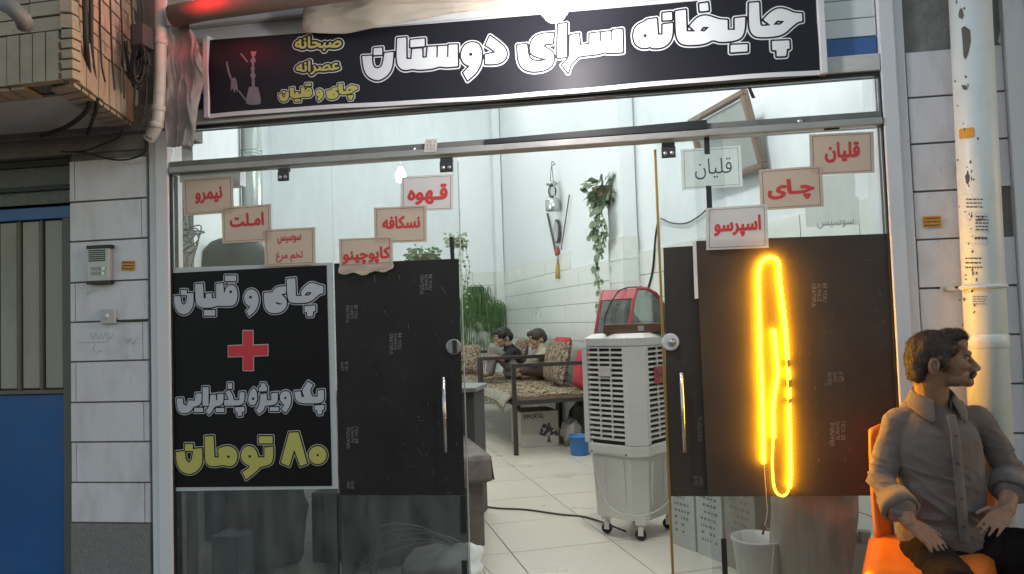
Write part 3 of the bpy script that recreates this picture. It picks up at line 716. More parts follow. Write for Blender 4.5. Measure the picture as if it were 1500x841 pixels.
# door pulls, locks, top patch fittings, black edge tapes
def pull(parent, px, y0, y1, Y):
    p0, p1 = at(px, y0, Y), at(px+ (y1-y0)*.04, y1, Y); x = (p0.x+p1.x)/2
    b = MB(); b.tube([(x, Y-.012, p0.z-.02), (x, Y-.045, p0.z-.02)], .005); b.tube([(x, Y-.012, p1.z+.02), (x, Y-.045, p1.z+.02)], .005)
    b.tube([(x, Y-.045, p1.z), (x, Y-.045, p0.z)], .0085, 12); b.build('pull_handle', mSteel, parent, smooth=True)
pull(pB, 652.5, 551, 660, GY-.005); pull(pC, 997, 545, 660, YC-.005)
c = at(665, 508, GY-.007); b = MB(); b.lathe((c.x, c.y, c.z), [(.036, 0), (.036, .008), (.03, .011)], 24, (0, -1, 0)); lk = b.build('lock_plate', M('lock_metal', (.3, .27, .28), .4, metal=.6), pB, smooth=False)
MB().box(c.x-.004, c.x+.016, c.y-.0135, c.y-.0115, c.z-.03, c.z+.03).build('keyhole_slot', mDark, lk)
c = at(982, 501, YC-.007); MB().lathe((c.x, c.y, c.z), [(.038, 0), (.038, .01), (.034, .014)], 24, (0, -1, 0)).build('lock_plate', mFrame, pC)
MB().lathe((c.x+.004, c.y-.0142, c.z), [(.016, 0), (.017, .01), (.008, .016)], 18, (0, -1, 0)).build('lock_knob', mSteel, pC, smooth=True)
def patch(parent, px, py, Y, w=.062, h=.05, light=True):
    c = at(px, py, Y)
    b_ = MB().box(c.x-w/2, c.x+w/2, Y-.02, Y-.0055, c.z-h/2, c.z+h/2).build('patch_fitting', mPatch, parent, bevel=.003)
    for s in (-1, 1):
        MB().lathe((c.x+s*w*.24, Y-.0205, c.z-h*.12), [(.009, 0), (.009, .003), (.004, .004)], 12, (0, -1, 0)).build('screw', mSteel, b_, smooth=True)
    MB().box(c.x-w*.45, c.x+w*.45, Y-.018, Y+.012, c.z+h/2+.001, c.z+h/2+.018).build('pivot_block', mPatch, b_)
patch(pB, 655, 245, GY); patch(pC, 979, 224, YC-.02); patch(pA, 417, 259, GY, .055, .045); 
c = at(1217, 189, GY); MB().box(c.x-.03, c.x+.03, GY-.02, GY-.0055, c.z-.008, c.z+.008).build('patch_fitting', mPatch, pD, bevel=.002)
def edge_tape(parent, px0, y0, px1, y1, wpx, Y):
    film(parent, ((px0, y0), (px0+wpx, y0), (px1+wpx, y1), (px1, y1)), Y, mBlack, 'black_edge_tape', 2, 0)
edge_tape(pB, 658, 347, 660, 380, 6, GY-.0085); edge_tape(pB, 674, 727, 674.5, 782, 7.5, GY-.0085); edge_tape(pB, 676, 821, 677, 875, 8, GY-.0085)
edge_tape(pD, 1031, 200, 1032, 226, 8, GY-.0085); edge_tape(pD, 1034, 272, 1036.5, 328, 8, GY-.0115+.002); edge_tape(pD, 1056, 789, 1060, 880, 8, GY-.0085)
edge_tape(pA, 493, 726, 496, 880, 3, GY-.0085)

# ------------------------------------------------------------------ price poster
pp = thing('price_poster', 'black poster with white lettering, a red cross and a yellow price on the left pane', 'poster', (at(370, 700, .04).x, .04, at(370, 716, .04).z))
film(pp, ((251.5, 392.5), (487.5, 384.5), (495.5, 716), (255, 719.5)), GY-.009, M('poster_margin', (.5, .5, .52), .5, var=.06), 'margin', 12, .0003)
film(pp, ((253.5, 400), (478.5, 388.5), (486.5, 712), (257, 714)), GY-.0115, mPoster, 'black_field', 12, .0003)
flat = lambda x, z: GY-.0125
outlined(traced([TEA_HOOKAH, PACK], GY-.013), flat, pp, (mGreyInk, mPoster, mGreyInk), .0055, .0095, .0022)
outlined(traced([PRICE], GY-.013), flat, pp, (M('pale_outline', (.5, .47, .42), .4), mPoster, mYellowInk), .006, .0095, .0022)
outlined(traced([CROSS], GY-.013), flat, pp, (None, M('pink_outline', (.55, .4, .42), .4), mRedInk), .004, .004, .002)

# ------------------------------------------------------------------ paper notices
def notice(label, corners, texts, mat, Y, border=True, ink=mRedPaper, bold=.045, group='paper menu notices', torn=False):
    q = [at(x, y, Y) for x, y in corners]
    ctr = sum(q, Vector())/4
    t = thing('paper_notice', label, 'notice', (ctr.x, Y, min(p.z for p in q)), group)
    f = quad_fn(q); curl = random.uniform(0, .002)
    sh = MB(); sh.grid(lambda s, tt: f(s, tt)+Vector((0, -curl*(tt**3)*(.3+s), 0)), 6, 6); sh.build('sheet', mat, t)
    g = lambda off: (lambda s, tt: f(s, tt)+Vector((0, -curl*(tt**3)*(.3+s)-off, 0)))
    if border:
        b = MB(); e = .05; w_ = .009; h = g(.0009)
        for (s0, t0, s1, t1) in ((e, e, 1-e, e+w_), (e, 1-e-w_, 1-e, 1-e), (e, e, e+w_*.8, 1-e), (1-e-w_*.8, e, 1-e, 1-e)):
            b.grid(lambda s, tt: h(s0+(s1-s0)*s, t0+(t1-t0)*tt), 6, 6)
        b.build('printed_border', mPrintD, t)
    # text boxes are given in pixels; convert to fractions of the sheet
    xl = (corners[0][0]+corners[3][0])/2; xr = (corners[1][0]+corners[2][0])/2
    for txt, (x0, y0, x1, y1) in texts:
        xm = (x0+x1)/2; sm = (xm-xl)/(xr-xl)
        yt = corners[0][1]*(1-sm)+corners[1][1]*sm; yb = corners[3][1]*(1-sm)+corners[2][1]*sm
        font_on(shape_fa(txt), g(.0012), ((x0-xl)/(xr-xl), (y0-yt)/(yb-yt), (x1-xl)/(xr-xl), (y1-yt)/(yb-yt)), ink, t, bold=bold)
    if torn:
        b = MB(); n = 14
        def tf(s, tt):
            p = at(corners[3][0]-1+(corners[2][0]-corners[3][0]+2)*s, corners[3][1]+(corners[2][1]-corners[3][1])*s+tt*(13-7*abs(s-.45)*1.2+2*math.sin(s*17)), Y)
            return p+Vector((0, -.006*math.sin(s*11+tt*3)*tt-.004*tt-.001, 0))
        b.grid(tf, n, 4); b.build('torn_edge', mat, t)
    return t
NY = GY-.0155
notice('tan notice highest on the left pane, in its upper corner', ((267.5, 262.5), (341.5, 257.5), (342.5, 311.5), (269.5, 316.5)), [('نیمرو', (286, 274, 326, 298))], mPaperT, NY)
notice('tan notice overlapping the lower right corner of the highest left notice', ((324, 304), (397, 298.5), (398, 353), (326, 357)), [('امـلت', (337, 312, 387, 332))], mPaperT, NY-.003)
notice('tan notice with two small lines of red lettering above the price poster', ((386, 336.5), (461.5, 332.5), (462.5, 387.5), (388, 390.5)), [('سوسیس', (407, 344, 442, 357)), ('تخم مرغ', (404, 368, 444, 384))], mPaperT, NY-.006, bold=.03)
notice('pale pink notice at the top corner of the left door leaf', ((587, 259), (664.5, 254.5), (664, 308), (586.5, 310.5)), [('قـهوه', (597, 270, 656, 300))], mPaperW, NY)
notice('tan notice in the middle of the left leaf, between the pale and the torn one', ((547.5, 304.5), (625, 300.5), (625.5, 354.5), (548.5, 357)), [('نسکافه', (560, 316, 616, 335))], mPaperT, NY-.003)
notice('torn crumpled tan notice hanging over the black film edge', ((496, 350), (575, 347), (576, 386.5), (497.5, 391)), [('کاپوچینو', (502, 362, 572, 387))], mPaperT, NY-.006, torn=True)
notice('pinkish notice highest on the right pane, beside the white post', ((1185, 197), (1280, 192.5), (1281, 253), (1187, 257.5)), [('قلیان', (1208, 208, 1260, 238))], mPaperT, NY)
notice('pinkish notice in the middle of the three on the right pane', ((1111.5, 249), (1204, 242.5), (1207, 303), (1114, 308.5)), [('چـای', (1124, 262, 1193, 293))], mPaperT, NY-.003)
notice('white notice just above the top of the glowing rope light', ((1034, 305), (1124, 299), (1126, 363), (1034.5, 366.5)), [('اسپرسو', (1046, 316, 1115, 347))], mPaperW, NY-.006)
notice('faded pale notice with thin dark lettering behind the right pane', ((997, 219), (1085, 213), (1088, 273), (999, 279)), [('قلیان', (1018, 232, 1072, 262))], mPaperG, YC+.012, ink=mPrintD, bold=.0, group='faded notices behind the glass')
notice('blank back of a notice behind the right pane, under the topmost one', ((1203, 258), (1252, 254.5), (1253, 290), (1204, 292.5)), [], mPaperG, GY+.008, border=False, group='faded notices behind the glass')
notice('blank back of a notice behind the right pane, just above the black film', ((1179, 293), (1258, 289), (1260, 329), (1181, 333)), [('سوسیس', (1196, 322, 1250, 334))], mPaperG, GY+.012, border=False, ink=M('faded_ink', (.34, .33, .32), .8), bold=0., group='faded notices behind the glass')
notice('white backing sheet peeking out behind the highest left notice', ((263, 252), (352, 246), (352, 262), (263, 268)), [], mPaperW, GY+.01, border=False, group='faded notices behind the glass')

# ------------------------------------------------------------------ LED rope
mLed = EM('lit_amber_rope', (1, .46, .0022), 38)
mLedDim = EM('dim_amber_rope', (1, .45, .01), 8)
mRopeOff = M('unlit_clear_rope', (.55, .42, .2), .3)
def lp(pts): return catmull([at(1060+x/2.214, 360+y/2.214, GY-.024) for x, y in pts], 6)
lr = thing('rope_light', 'glowing amber LED rope light looped on the black film of the right pane', 'rope light', (at(1135, 720, .02).x, .02, at(1135, 725, .02).z))
b = MB(); b.tube(lp([(130,705),(127,560),(122,420),(117,300),(115,200),(113,100),(122,55),(150,38),(176,52),(181,110),(190,180),(198,250),(203,310),(206,368)]), .0085, 10); b.build('lit_section', mLed, lr, smooth=True)
for pts in ([(208,396),(210,415),(211,432)], [(211,462),(212,478),(212,494)], [(212,512),(213,560),(214,620),(216,690),(217,740),(213,785)], [(162,622),(160,540),(165,480),(175,420),(172,360),(163,270)]):
    MB().tube(lp(pts), .0082, 10).build('lit_section', mLed, lr, smooth=True)
MB().tube(lp([(213,783),(205,803),(190,811),(172,801),(162,770),(158,700),(161,622)]), .0042, 8).build('dim_section', mLedDim, lr, smooth=True)
for pts in ([(206,368),(208,396)], [(211,432),(211,462)], [(212,494),(212,512)]): MB().tube(lp(pts), .0075, 10).build('unlit_section', mRopeOff, lr, smooth=True)
wire = catmull([at(x, y, GY-.03) for x, y in ((1119, 678), (1120.5, 700), (1123, 735), (1124, 750), (1120, 770))], 6)
MB().tube(wire, .0016, 6).build('wire', M('wire_white', (.6, .5, .4), .5), lr, smooth=True)
MB().tube([at(1120, 771, GY-.03), at(1117, 783, GY-.03)], .005, 8).build('wire_connector', M('connector_brown', (.15, .08, .04), .5), lr)
MB().tube(catmull([at(x, y, GY-.03) for x, y in ((1121, 772), (1130, 780), (1133, 800), (1131, 830), (1127, 880))], 6), .0016, 6).build('wire', M('wire_white2', (.6, .5, .4), .5), lr, smooth=True)

# ------------------------------------------------------------------ wall fixtures, left
def px_box(px, Y, depth, mat, name, parent, bevel=.002):
    x0, x1, z0, z1 = pxrect(*px, Y); return MB().box(x0, x1, Y, Y+depth, z0, z1).build(name, mat, parent, bevel=bevel)
mIcom = M('intercom_silver', (.42, .41, .43), .35, metal=.4, var=.06)
ic = thing('door_intercom', 'silver door intercom with speaker slots on the tiled pillar', 'intercom', at(143, 413, -.01))
px_box((127.5, 361, 159.5, 413), -.03, .028, mIcom, 'body', ic, .004)
px_box((126, 359, 161, 364), -.036, .034, mBlack, 'hood', ic, .002); px_box((126, 411, 161, 416), -.036, .034, mBlack, 'foot', ic, .002)
for k in range(6): px_box((129.5, 366+k*3, 154, 367.8+k*3), -.0315, .002, mBlack, 'speaker_slot', ic, 0)
for k in range(2):
    px_box((133.5, 391+k*7, 147, 396+k*7), -.0315, .002, M('name_plate', (.3, .29, .3), .4), 'name_plate', ic, 0)
    px_box((148.5, 391+k*7, 153, 396+k*7), -.034, .005, mSteel, 'call_button', ic, .001)
bl = thing('door_bell', 'small square door bell switch below the intercom', 'bell', at(157, 474, -.01))
px_box((146.5, 452.5, 167.5, 474.5), -.02, .019, M('bell_plate', (.45, .43, .44), .4), 'plate', bl, .003)
c = at(157, 463, -.021); MB().lathe((c.x, c.y, c.z), [(.012, 0), (.011, .004), (.003, .006)], 16, (0, -1, 0)).build('button', mFrame, bl, smooth=True)
MB().tube(catmull([at(x, y, -.004) for x, y in ((168, 458), (171, 468), (177, 471), (216, 470))], 4), .003, 6).build('wire', mCable, bl)
def sticker(label, c, Y, mat, lines=3, yf=None):
    q = [at(x, y, Y) for x, y in c]; b = MB(); b.prism(q, (0, .0012, 0)); o = b.build('sticker', mat); tag(o, label, 'sticker')
    f = quad_fn(q, .0006); b = MB(); rnd = random.Random(int(c[0][0]))
    for i in range(lines):
        t = .2+.62*i/max(1, lines-1); x = .08
        while x < .9:
            w_ = rnd.uniform(.04, .14); b.grid(lambda s, tt: f(min(.93, x+w_*s), t+(.35/lines)*(tt-.5)), 1, 1); x += w_+.03
    b.build('print', mPrintD, o); return o
sticker('orange sticker on the pillar beside the intercom', ((178, 382), (197.5, 382), (196.5, 396.5), (177.5, 396)), -.005, mOrangeS)
sticker('orange sticker on the tiled wall left of the white drainpipe', ((1351.5, 317), (1378.5, 316), (1379.5, 332.5), (1352, 333.5)), -.005, mOrangeS)

# drainpipe at the left corner, tarp, cables
dp = thing('drainpipe', 'stained grey drainpipe with an elbow beside the tarpaulin', 'pipe', at(225, 205, -.12))
pts = [at(236, -40, -.14), at(235.5, 20, -.14), at(235, 80, -.14), at(233, 150, -.14), at(231, 178, -.14), at(224, 195, -.13), at(218, 203, -.12)]
MB().tube(catmull(pts, 6), .027, 18).build('pipe', mPVC, dp, smooth=True)
for x, y in ((235.5, 62), (232.5, 160), (229, 184)): 
    c = at(x, y, -.14); MB().lathe((c.x, c.y, c.z-.014), [(.0275, 0), (.031, .002), (.031, .028), (.0275, .03)], 18).build('joint_ring', mPVC, dp, smooth=True)
def noisy(p, s=8, a=.02): return mnoise.noise(Vector(p)*s)*a
TL_ = [(249, 40), (276, 30), (296, 70), (303, 92), (297, 150), (284, 216), (243, 212), (244, 130)]
tp = MB()
def tarpf(s, t):
    xl = 246+(2*math.sin(t*7)) - 3*t; xr = (278+24*min(1, t*3)) if t < .33 else 302-18*((t-.33)/.67)
    y = 30+185*t+ (1-t)*12*(1-s)
    p = at(xl+(xr-xl)*s, y, -.1)
    return p+Vector((0, -.014*math.sin(s*7+t*2+1)*(.4+t)+noisy((p.x, t, p.z), 5, .02)-.022*(1-abs(mnoise.noise(Vector((p.x*12, 2, p.z*2.2+p.x*3)))))**6-.008*(1-abs(mnoise.noise(Vector((p.x*30, 7, p.z*7)))))**6, 0))
tp.grid(tarpf, 44, 90); o = tp.build('tarpaulin', mTarp, smooth=True, solid=.002); tag(o, 'crumpled grey tarpaulin hanging beside the shop banner', 'tarpaulin')
def cable(label, pts, Y, r=.006, n=8):
    Ys = Y if isinstance(Y, (list, tuple)) else [Y]*len(pts)
    o = MB().tube(catmull([at(x, y, yy) for (x, y), yy in zip(pts, Ys)], 8), r, n).build('cable', mCable, smooth=True)
    tag(o, label, 'cable', 'cables hanging by the balcony'); return o
cable('thick black cable running down the balcony side then sweeping to the left wall', [(124, -20), (126, 60), (130, 110), (131, 150), (122, 168), (95, 187), (60, 199)], [-.62, -.6, -.5, -.42, -.36, -.22, -.1], .011)
cable('black cable beside the thick one that drops in an arc over the pillar top', [(133, -20), (134, 70), (139, 120), (142, 150), (138, 170), (128, 196)], [-.52, -.5, -.44, -.4, -.3, -.06], .009)
cable('thin cable drooping across the top of the tiled pillar from the drainpipe', [(214, 220), (205, 228), (185, 234), (160, 233), (130, 225), (95, 222)], -.055, .0045)
cable('thin cable climbing from the pillar top along the lintel', [(90, 222), (120, 222), (150, 212), (172, 202), (180, 190)], -.05, .005)
for k in range(5):
    x = 146+k*15
    cable(('first', 'second', 'third', 'fourth', 'fifth')[k]+' of the vertical wires on the balcony side, counted from its corner', [(x, -20), (x+1+k, 50), (x+3+k*1.4, 95+k*9), (x+8-k, 120+k*12)], [-.42+k*.06]*4, .004)
cable('looping wire end by the drainpipe elbow', [(203, 150), (208, 168), (205, 178), (212, 186), (216, 176), (213, 198), (222, 204)], -.17, .003)
mb = thing('meter_box', 'dark electric junction box with coiled cable on the balcony side', 'junction box', at(199, 75, -.22))
px_box((190, 34, 210, 66), -.24, .1, M('junction_box_grey', (.07, .07, .075), .6), 'box', mb, .006)
b = MB(); rnd = random.Random(5)
for k in range(7):
    cx, cy = 203+rnd.uniform(-3, 4), 98+rnd.uniform(-6, 6); rx, ry = rnd.uniform(8, 13), rnd.uniform(20, 30)
    b.tube([at(cx+rx*math.cos(a*.524+.3), cy+ry*math.sin(a*.524), -.2-.012*k+.01*math.sin(a)) for a in range(13)], .006, 6)
b.build('cable_coil', mCable, mb, smooth=True)
b = MB()
for k in range(5):
    x = 178+rnd.uniform(0, 14); b.tube(catmull([at(x, 60, -.2), at(x+rnd.uniform(-4, 6), 95, -.21), at(x+8, 108+k*2, -.22), at(x+14, 90, -.2), at(x+10, 62, -.2)], 6), .004, 6)
b.build('hanging_wires', mCable, mb, smooth=True)

# roller tube, canvas and lamps above the sign
tb = MB().tube([at(252, 24, -.16), at(300, 14, -.16), at(560, -22, -.16), at(800, -58, -.16)], .05, 20).build('awning_roller', M('brown_roller', (.2, .15, .13), .6, var=.2, dirt=(.1, .08, .07), dscale=6), smooth=True); tag(tb, 'brown awning roller tube above the left end of the sign', 'awning roller')
cv = MB()
low = [(444, 49), (468, 51), (505, 50), (545, 44), (600, 31), (660, 21), (740, 11), (800, 6), (830, 4), (900, -2), (980, -8)]
def canf(s, t):
    i = s*(len(low)-1); k = min(len(low)-2, int(i)); fr = i-k
    x = low[k][0]+(low[k+1][0]-low[k][0])*fr; y = low[k][1]+(low[k+1][1]-low[k][1])*fr
    topx = x+8-6*s; topy = -70
    p = at(x+(topx-x)*t, y+(topy-y)*t, -.06-.09*t)
    return p+Vector((0, -.006*math.sin(s*23+t*2)*(1-t*.5)-.006*math.sin(t*9+s*3)+noisy((p.x, 0, p.z), 5, .01)-.01*(1-abs(mnoise.noise(Vector((p.x*2.2, 1, p.z*17+p.x)))))**7-.004*(1-abs(mnoise.noise(Vector((p.x*7, 3, p.z*34)))))**6, 0))
cv.grid(canf, 200, 40); o = cv.build('awning_canvas', mCanvas, smooth=True, solid=.002); tag(o, 'rolled-up beige canvas awning sagging over the top of the banner', 'awning')
lc = at(812, 8, -.5)
lm = thing('sign_lamp', 'bright white LED bulb on a short arm lighting the banner', 'lamp', lc)
b = MB(); prof = [(.004, -.062), (.03, -.056), (.05, -.03), (.055, 0), (.046, .03), (.02, .05)]
b.lathe(lc, prof, 20); b.build('bulb', EM('lit_white_bulb', (1, .97, .94), 95), lm, smooth=True)
MB().lathe(lc+Vector((0, 0, .051)), [(.021, 0), (.02, .04), (.014, .055)], 16).build('socket', mFrame, lm, smooth=True)
MB().tube(catmull([lc+Vector((0, 0, .09)), lc+Vector((0, .02, .16)), lc+Vector((0, .3, .24)), lc+Vector((0, .51, .26))], 6), .008, 8).build('arm', mDark, lm, smooth=True)
rc = at(286, -14, -.3)
rl_ = thing('red_lamp', 'glowing red lamp at the top edge above the tarpaulin', 'lamp', rc)
b = MB(); b.lathe(rc, [(.004, -.035), (.02, -.028), (.028, -.005), (.024, .02), (.014, .034)], 18); b.build('bulb', EM('lit_red_bulb', (1, .02, .015), 17), rl_, smooth=True)
MB().lathe(rc+Vector((0, 0, .035)), [(.015, 0), (.016, .05)], 14).build('socket', mDark, rl_, smooth=True)
MB().tube([rc+Vector((0, 0, .085)), rc+Vector((0, .05, .2)), rc+Vector((.02, .3, .25))], .006, 8).build('arm', mDark, rl_)

# ------------------------------------------------------------------ right drainpipe
PX = lambda y: 1423+(y-200)*.028
pw = thing('drainpipe', 'tall white drainpipe with torn stickers and dark paint stains on the right', 'pipe', at(1440, 800, -.1))
rp = .075; YP = -.085
ptop, pbot = at(1421, -60, YP), at(1436, 520, YP)
MB().tube([Vector((ptop.x, YP, 3.3)), Vector((pbot.x+.01, YP, ZS))], rp, 32).build('pipe', mPVCw, pw, smooth=True)
def on_pipe(px, py, off=.0012):          # ray hits the pipe's round face
    z = at(px, py, YP-rp*.8).z; xc = ptop.x+(pbot.x+.01-ptop.x)*((3.3-z)/(3.3-ZS))
    d = ray(px, py); ox, oy = CAM.x-xc, CAM.y-YP; r_ = rp+off
    A = d.x*d.x+d.y*d.y; B = ox*d.x+oy*d.y; Cc = ox*ox+oy*oy-r_*r_
    D = max(0, B*B-A*Cc); t = (-B-math.sqrt(D))/A
    return CAM+d*t
def pipe_patch(poly, mat, name, off=.0012, nn=10):
    b = MB()
    xs = [p[0] for p in poly]; ys = [p[1] for p in poly]
    Fd, gx, gy = sdf_field([(poly, [])], (max(xs)-min(xs))/nn, .5)
    vs, fs = fill(Fd, gx, gy, 0, 1)
    layer(vs, fs, lambda x, y: on_pipe(x, y, off)).build(name, mat, pw, smooth=True)
def blob(x, y, rx, ry, seed, n=14):
    rnd = random.Random(seed); return [(x+rx*math.cos(2*math.pi*i/n)*rnd.uniform(.6, 1.15), y+ry*math.sin(2*math.pi*i/n)*rnd.uniform(.7, 1.15)) for i in range(n)]
pipe_patch(blob(1408, 20, 4.5, 9, 1), mStain, 'stain'); pipe_patch([(1408, 41), (1413, 38), (1421, 44), (1422, 60), (1418, 80), (1414, 88), (1411, 82), (1410, 62)], mStain, 'stain')
pipe_patch(blob(1413, 128, 3.5, 4, 3), mStain, 'stain'); pipe_patch(blob(1417, 262, 4, 9, 4), mStain, 'stain')
rnd = random.Random(9)
for k in range(46):
    y = rnd.choice((rnd.uniform(110, 190), rnd.uniform(200, 265), rnd.uniform(300, 360), rnd.uniform(395, 500), rnd.uniform(0, 480)))
    pipe_patch(blob(1416+(y-200)*.03+rnd.gauss(0, 7), y, rnd.uniform(.7, 2), rnd.uniform(1, 3.6), k, 8), mStain, 'stain', nn=6)
pipe_patch([(1404.5, 189), (1427, 186), (1427.5, 201), (1405, 204)], mOrangeS, 'orange_sticker')
def pipe_sticker(x0, y0, x1, y1, mat=None, rows=4, seed=1):
    if mat: pipe_patch([(x0, y0), (x1, y0-1), (x1+.5, y1), (x0+.5, y1+1)], mat, 'torn_sticker', .001)
    r2 = random.Random(seed); b = MB()
    for i in range(rows):
        y = y0+(y1-y0)*(.18+.7*i/max(1, rows-1)); x = x0+2
        while x < x1-3:
            w_ = r2.uniform(2, 6); h = (y1-y0)/rows*.3
            b.grid(lambda s, t: on_pipe(min(x1-1.5, x+w_*s), y+h*(t-.5), .0022), 2, 1); x += w_+1.2
    b.build('sticker_print', mPrintD, pw)
mStk = M('sticker_paper', (.6, .6, .6), .7, var=.1)
pipe_sticker(1413, 289, 1442, 305, None, 3, 1); pipe_sticker(1427, 312, 1449, 340, mStk, 5, 2); pipe_sticker(1426, 347, 1447, 358, mStk, 1, 3)
pipe_sticker(1412, 375, 1440, 394, None, 3, 4); pipe_sticker(1423, 432, 1447, 447, mStk, 4, 5)
q = [on_pipe(1430, 318, .003), on_pipe(1440, 317, .003), on_pipe(1440, 324, .003), on_pipe(1430, 325, .003)]
font_on(shape_fa('ابزار'), quad_fn(q), (0, 0, 1, 1), mPrintD, pw, 'sticker_print', .03, .05)
zc = at(1428, 421, YP).z; xc = ptop.x+(pbot.x-ptop.x)*((3.3-zc)/(3.3-ZS))
b = MB(); b.tube([(xc+(rp+.006)*math.cos(a), YP+(rp+.006)*math.sin(a), zc) for a in [R(180+k*15) for k in range(13)]], .008, 8)
b.box(xc-rp-.05, xc-rp+.002, -.014, -.006, zc-.009, zc+.009); b.box(xc+rp-.002, xc+rp+.05, -.014, -.006, zc-.009, zc+.009)
cl = b.build('clamp', mPVCw, pw)
for s in (-1, 1): MB().lathe((xc+s*(rp+.035), -.015, zc), [(.009, 0), (.009, .004), (.003, .006)], 12, (0, -1, 0)).build('screw', mSteel, cl)
pc_ = at(1427, 455, YP); MB().lathe((xc+.003, YP, at(1430, 510, YP).z), [(rp, 0), (rp+.004, .004), (rp+.004, .05), (rp, .055)], 32).build('joint_ring', mPVCw, pw, smooth=True)

# ------------------------------------------------------------------ interior shell
mPlaster = M('white_plaster', (.72, .77, .785), .6, var=.025, scale=1.5, dirt=(.6, .63, .62), dscale=1.3, damt=.12)
mWTile = M('glazed_wall_tile', (.7, .74, .7), .25, var=.05, scale=1.2, dirt=(.52, .53, .44), dscale=1.8, damt=.3)
mGrout = M('dark_grout', (.17, .17, .15), .9)
mFTile = M('cream_floor_tile', (.62, .57, .48), .3, var=.07, scale=2.5, dirt=(.57, .52, .44), dscale=2, damt=.2)
mFGrout = M('floor_grout', (.16, .14, .12), .9)
UL, UR, VB, ZC, YI = -2.05, 1.45, 8.5, 5.4, .11
TH, ZT = .207, 2.08
def clip(poly, f):
    out = []
    for i in range(len(poly)):
        a, b_ = poly[i], poly[(i+1) % len(poly)]; fa, fb = f(a), f(b_)
        if fa >= 0: out.append(a)
        if (fa >= 0) != (fb >= 0): out.append(a+(b_-a)*(fa/(fa-fb)))
    return out
fl = MB(); base = clip([rm(UL, -2, 0), rm(UR, -2, 0), rm(UR, VB, 0), rm(UL, VB, 0)], lambda p: p.y-.02)
fl.prism([p+Vector((0, 0, -.2)) for p in base], (0, 0, .192)); fo = struct(fl.build('shop_floor', mFGrout))
TS = .606
for i in range(-5, 3):
    for j in range(-5, 14):
        u0, v0 = .29+i*TS, 1.055+j*TS
        g_ = .0028
        pz = [rm(max(UL, u0+g_), v0+g_, 0), rm(min(UR, u0+TS-g_), v0+g_, 0), rm(min(UR, u0+TS-g_), min(VB, v0+TS-g_), 0), rm(max(UL, u0+g_), min(VB, v0+TS-g_), 0)]
        if u0+TS < UL+.02 or u0 > UR-.02 or v0 > VB-.02: continue
        pz = clip(pz, lambda p: p.y-.021)
        if len(pz) < 3: continue
        MB().prism([p+Vector((0, 0, -.0085)) for p in pz], (0, 0, .0085+random.uniform(-.0006, .0006))).build('floor_tile', mFTile, fo)
def room_wall(name, pts, d, mat): return struct(MB().prism(pts, d).build(name, mat))
vf = lambda u: (YI-u*math.sin(RA))/math.cos(RA)
wr = room_wall('wall_right', [rm(UR, vf(UR)-.02, -.01), rm(UR, VB, -.01), rm(UR, VB, ZC), rm(UR, vf(UR)-.02, ZC)], UD*.15, mPlaster)
wl = room_wall('wall_left', [rm(UL, vf(UL)-.02, -.01), rm(UL, VB, -.01), rm(UL, VB, ZC), rm(UL, vf(UL)-.02, ZC)], -UD*.15, mPlaster)
wb = room_wall('wall_back', [rm(UL-.15, VB, -.01), rm(UR+.15, VB, -.01), rm(UR+.15, VB, ZC), rm(UL-.15, VB, ZC)], VD*.15, mPlaster)
cb = clip([rm(UL-.15, -2, ZC), rm(UR+.15, -2, ZC), rm(UR+.15, VB+.15, ZC), rm(UL-.15, VB+.15, ZC)], lambda p: p.y-.03)
struct(MB().prism(cb, (0, 0, .12)).build('ceiling', mPlaster))
wf = struct(MB().box(PRx0+.02, rm(UR, vf(UR), 0).x+.1, .105, .3, -.02, ZC).build('wall_front', mPlaster))
MB().box(PLx0-.3, PRx1+.2, .305, .34, 3.26, ZC).build('upper_lining', mPlaster, wf)
# tiled dado: right wall, back wall
def dado(parent, org, d, out, length, z1f, skip=None, w=.5):
    for r_ in range(10):
        z0, z1 = ZT-TH*(r_+1), ZT-TH*r_
        x = -(.25 if r_ % 2 else 0.)
        while x < length:
            a, c = max(0, x), min(length, x+w); x += w
            if c-a < .02 or z1 > z1f((a+c)/2)+.01: continue
            p = org+d*(a+.003)+ZD*(max(0.004, z0)+.003)
            MB().obox(p, d*(c-a-.006), out*(.011+random.uniform(-.0008, .0008)), ZD*(z1-max(0.004, z0)-.006)).build('wall_tile', mWTile, parent)
    MB().obox(org+ZD*.003, d*length, out*.006, ZD*(ZT-TH-.008)).build('grout_bed', mGrout, parent)
v0r = vf(UR)+.02
dado(wr, rm(UR, v0r, 0), VD, -UD, VB-v0r-.02, lambda s: ZT if s+v0r > 5.2 else ZT-TH)
MB().obox(rm(UR, 5.2, ZT-TH-.004), VD*(VB-5.22), -UD*.006, ZD*(TH+.002)).build('grout_bed', mGrout, wr)
dado(wb, rm(UL+.02, VB, 0), UD, -VD, UR-UL-.04, lambda s: ZT)
MB().obox(rm(UL+.02, VB, ZT-TH-.004), UD*(UR-UL-.04), -VD*.006, ZD*(TH+.002)).build('grout_bed', mGrout, wb)
def pilaster(v0, v1, u0, zt):
    o = struct(MB().rbox(u0, UR-.013, v0, v1, 0, ZC).build('pilaster', mPlaster))
    for k in range(11):
        z0, z1 = zt-TH*(k+1), zt-TH*k
        if z1 < .02: break
        MB().rbox(u0-.011, UR-.014, v0-.011, v0-.0005, max(.002, z0)+.002, z1-.002).build('wall_tile', mWTile, o)
        MB().rbox(u0-.011, u0-.0005, v0, v1, max(.002, z0)+.002, z1-.002).build('wall_tile', mWTile, o)
vp = uvz(atu(934, 346, UR-.012))[1]; pu = uvz(atv(912, 346, vp))[0]
pilaster(vp, vp+.33, pu, uvz(atv(922, 346, vp))[2]); pilaster(VB-.2, VB-.012, UR-.13, ZT)

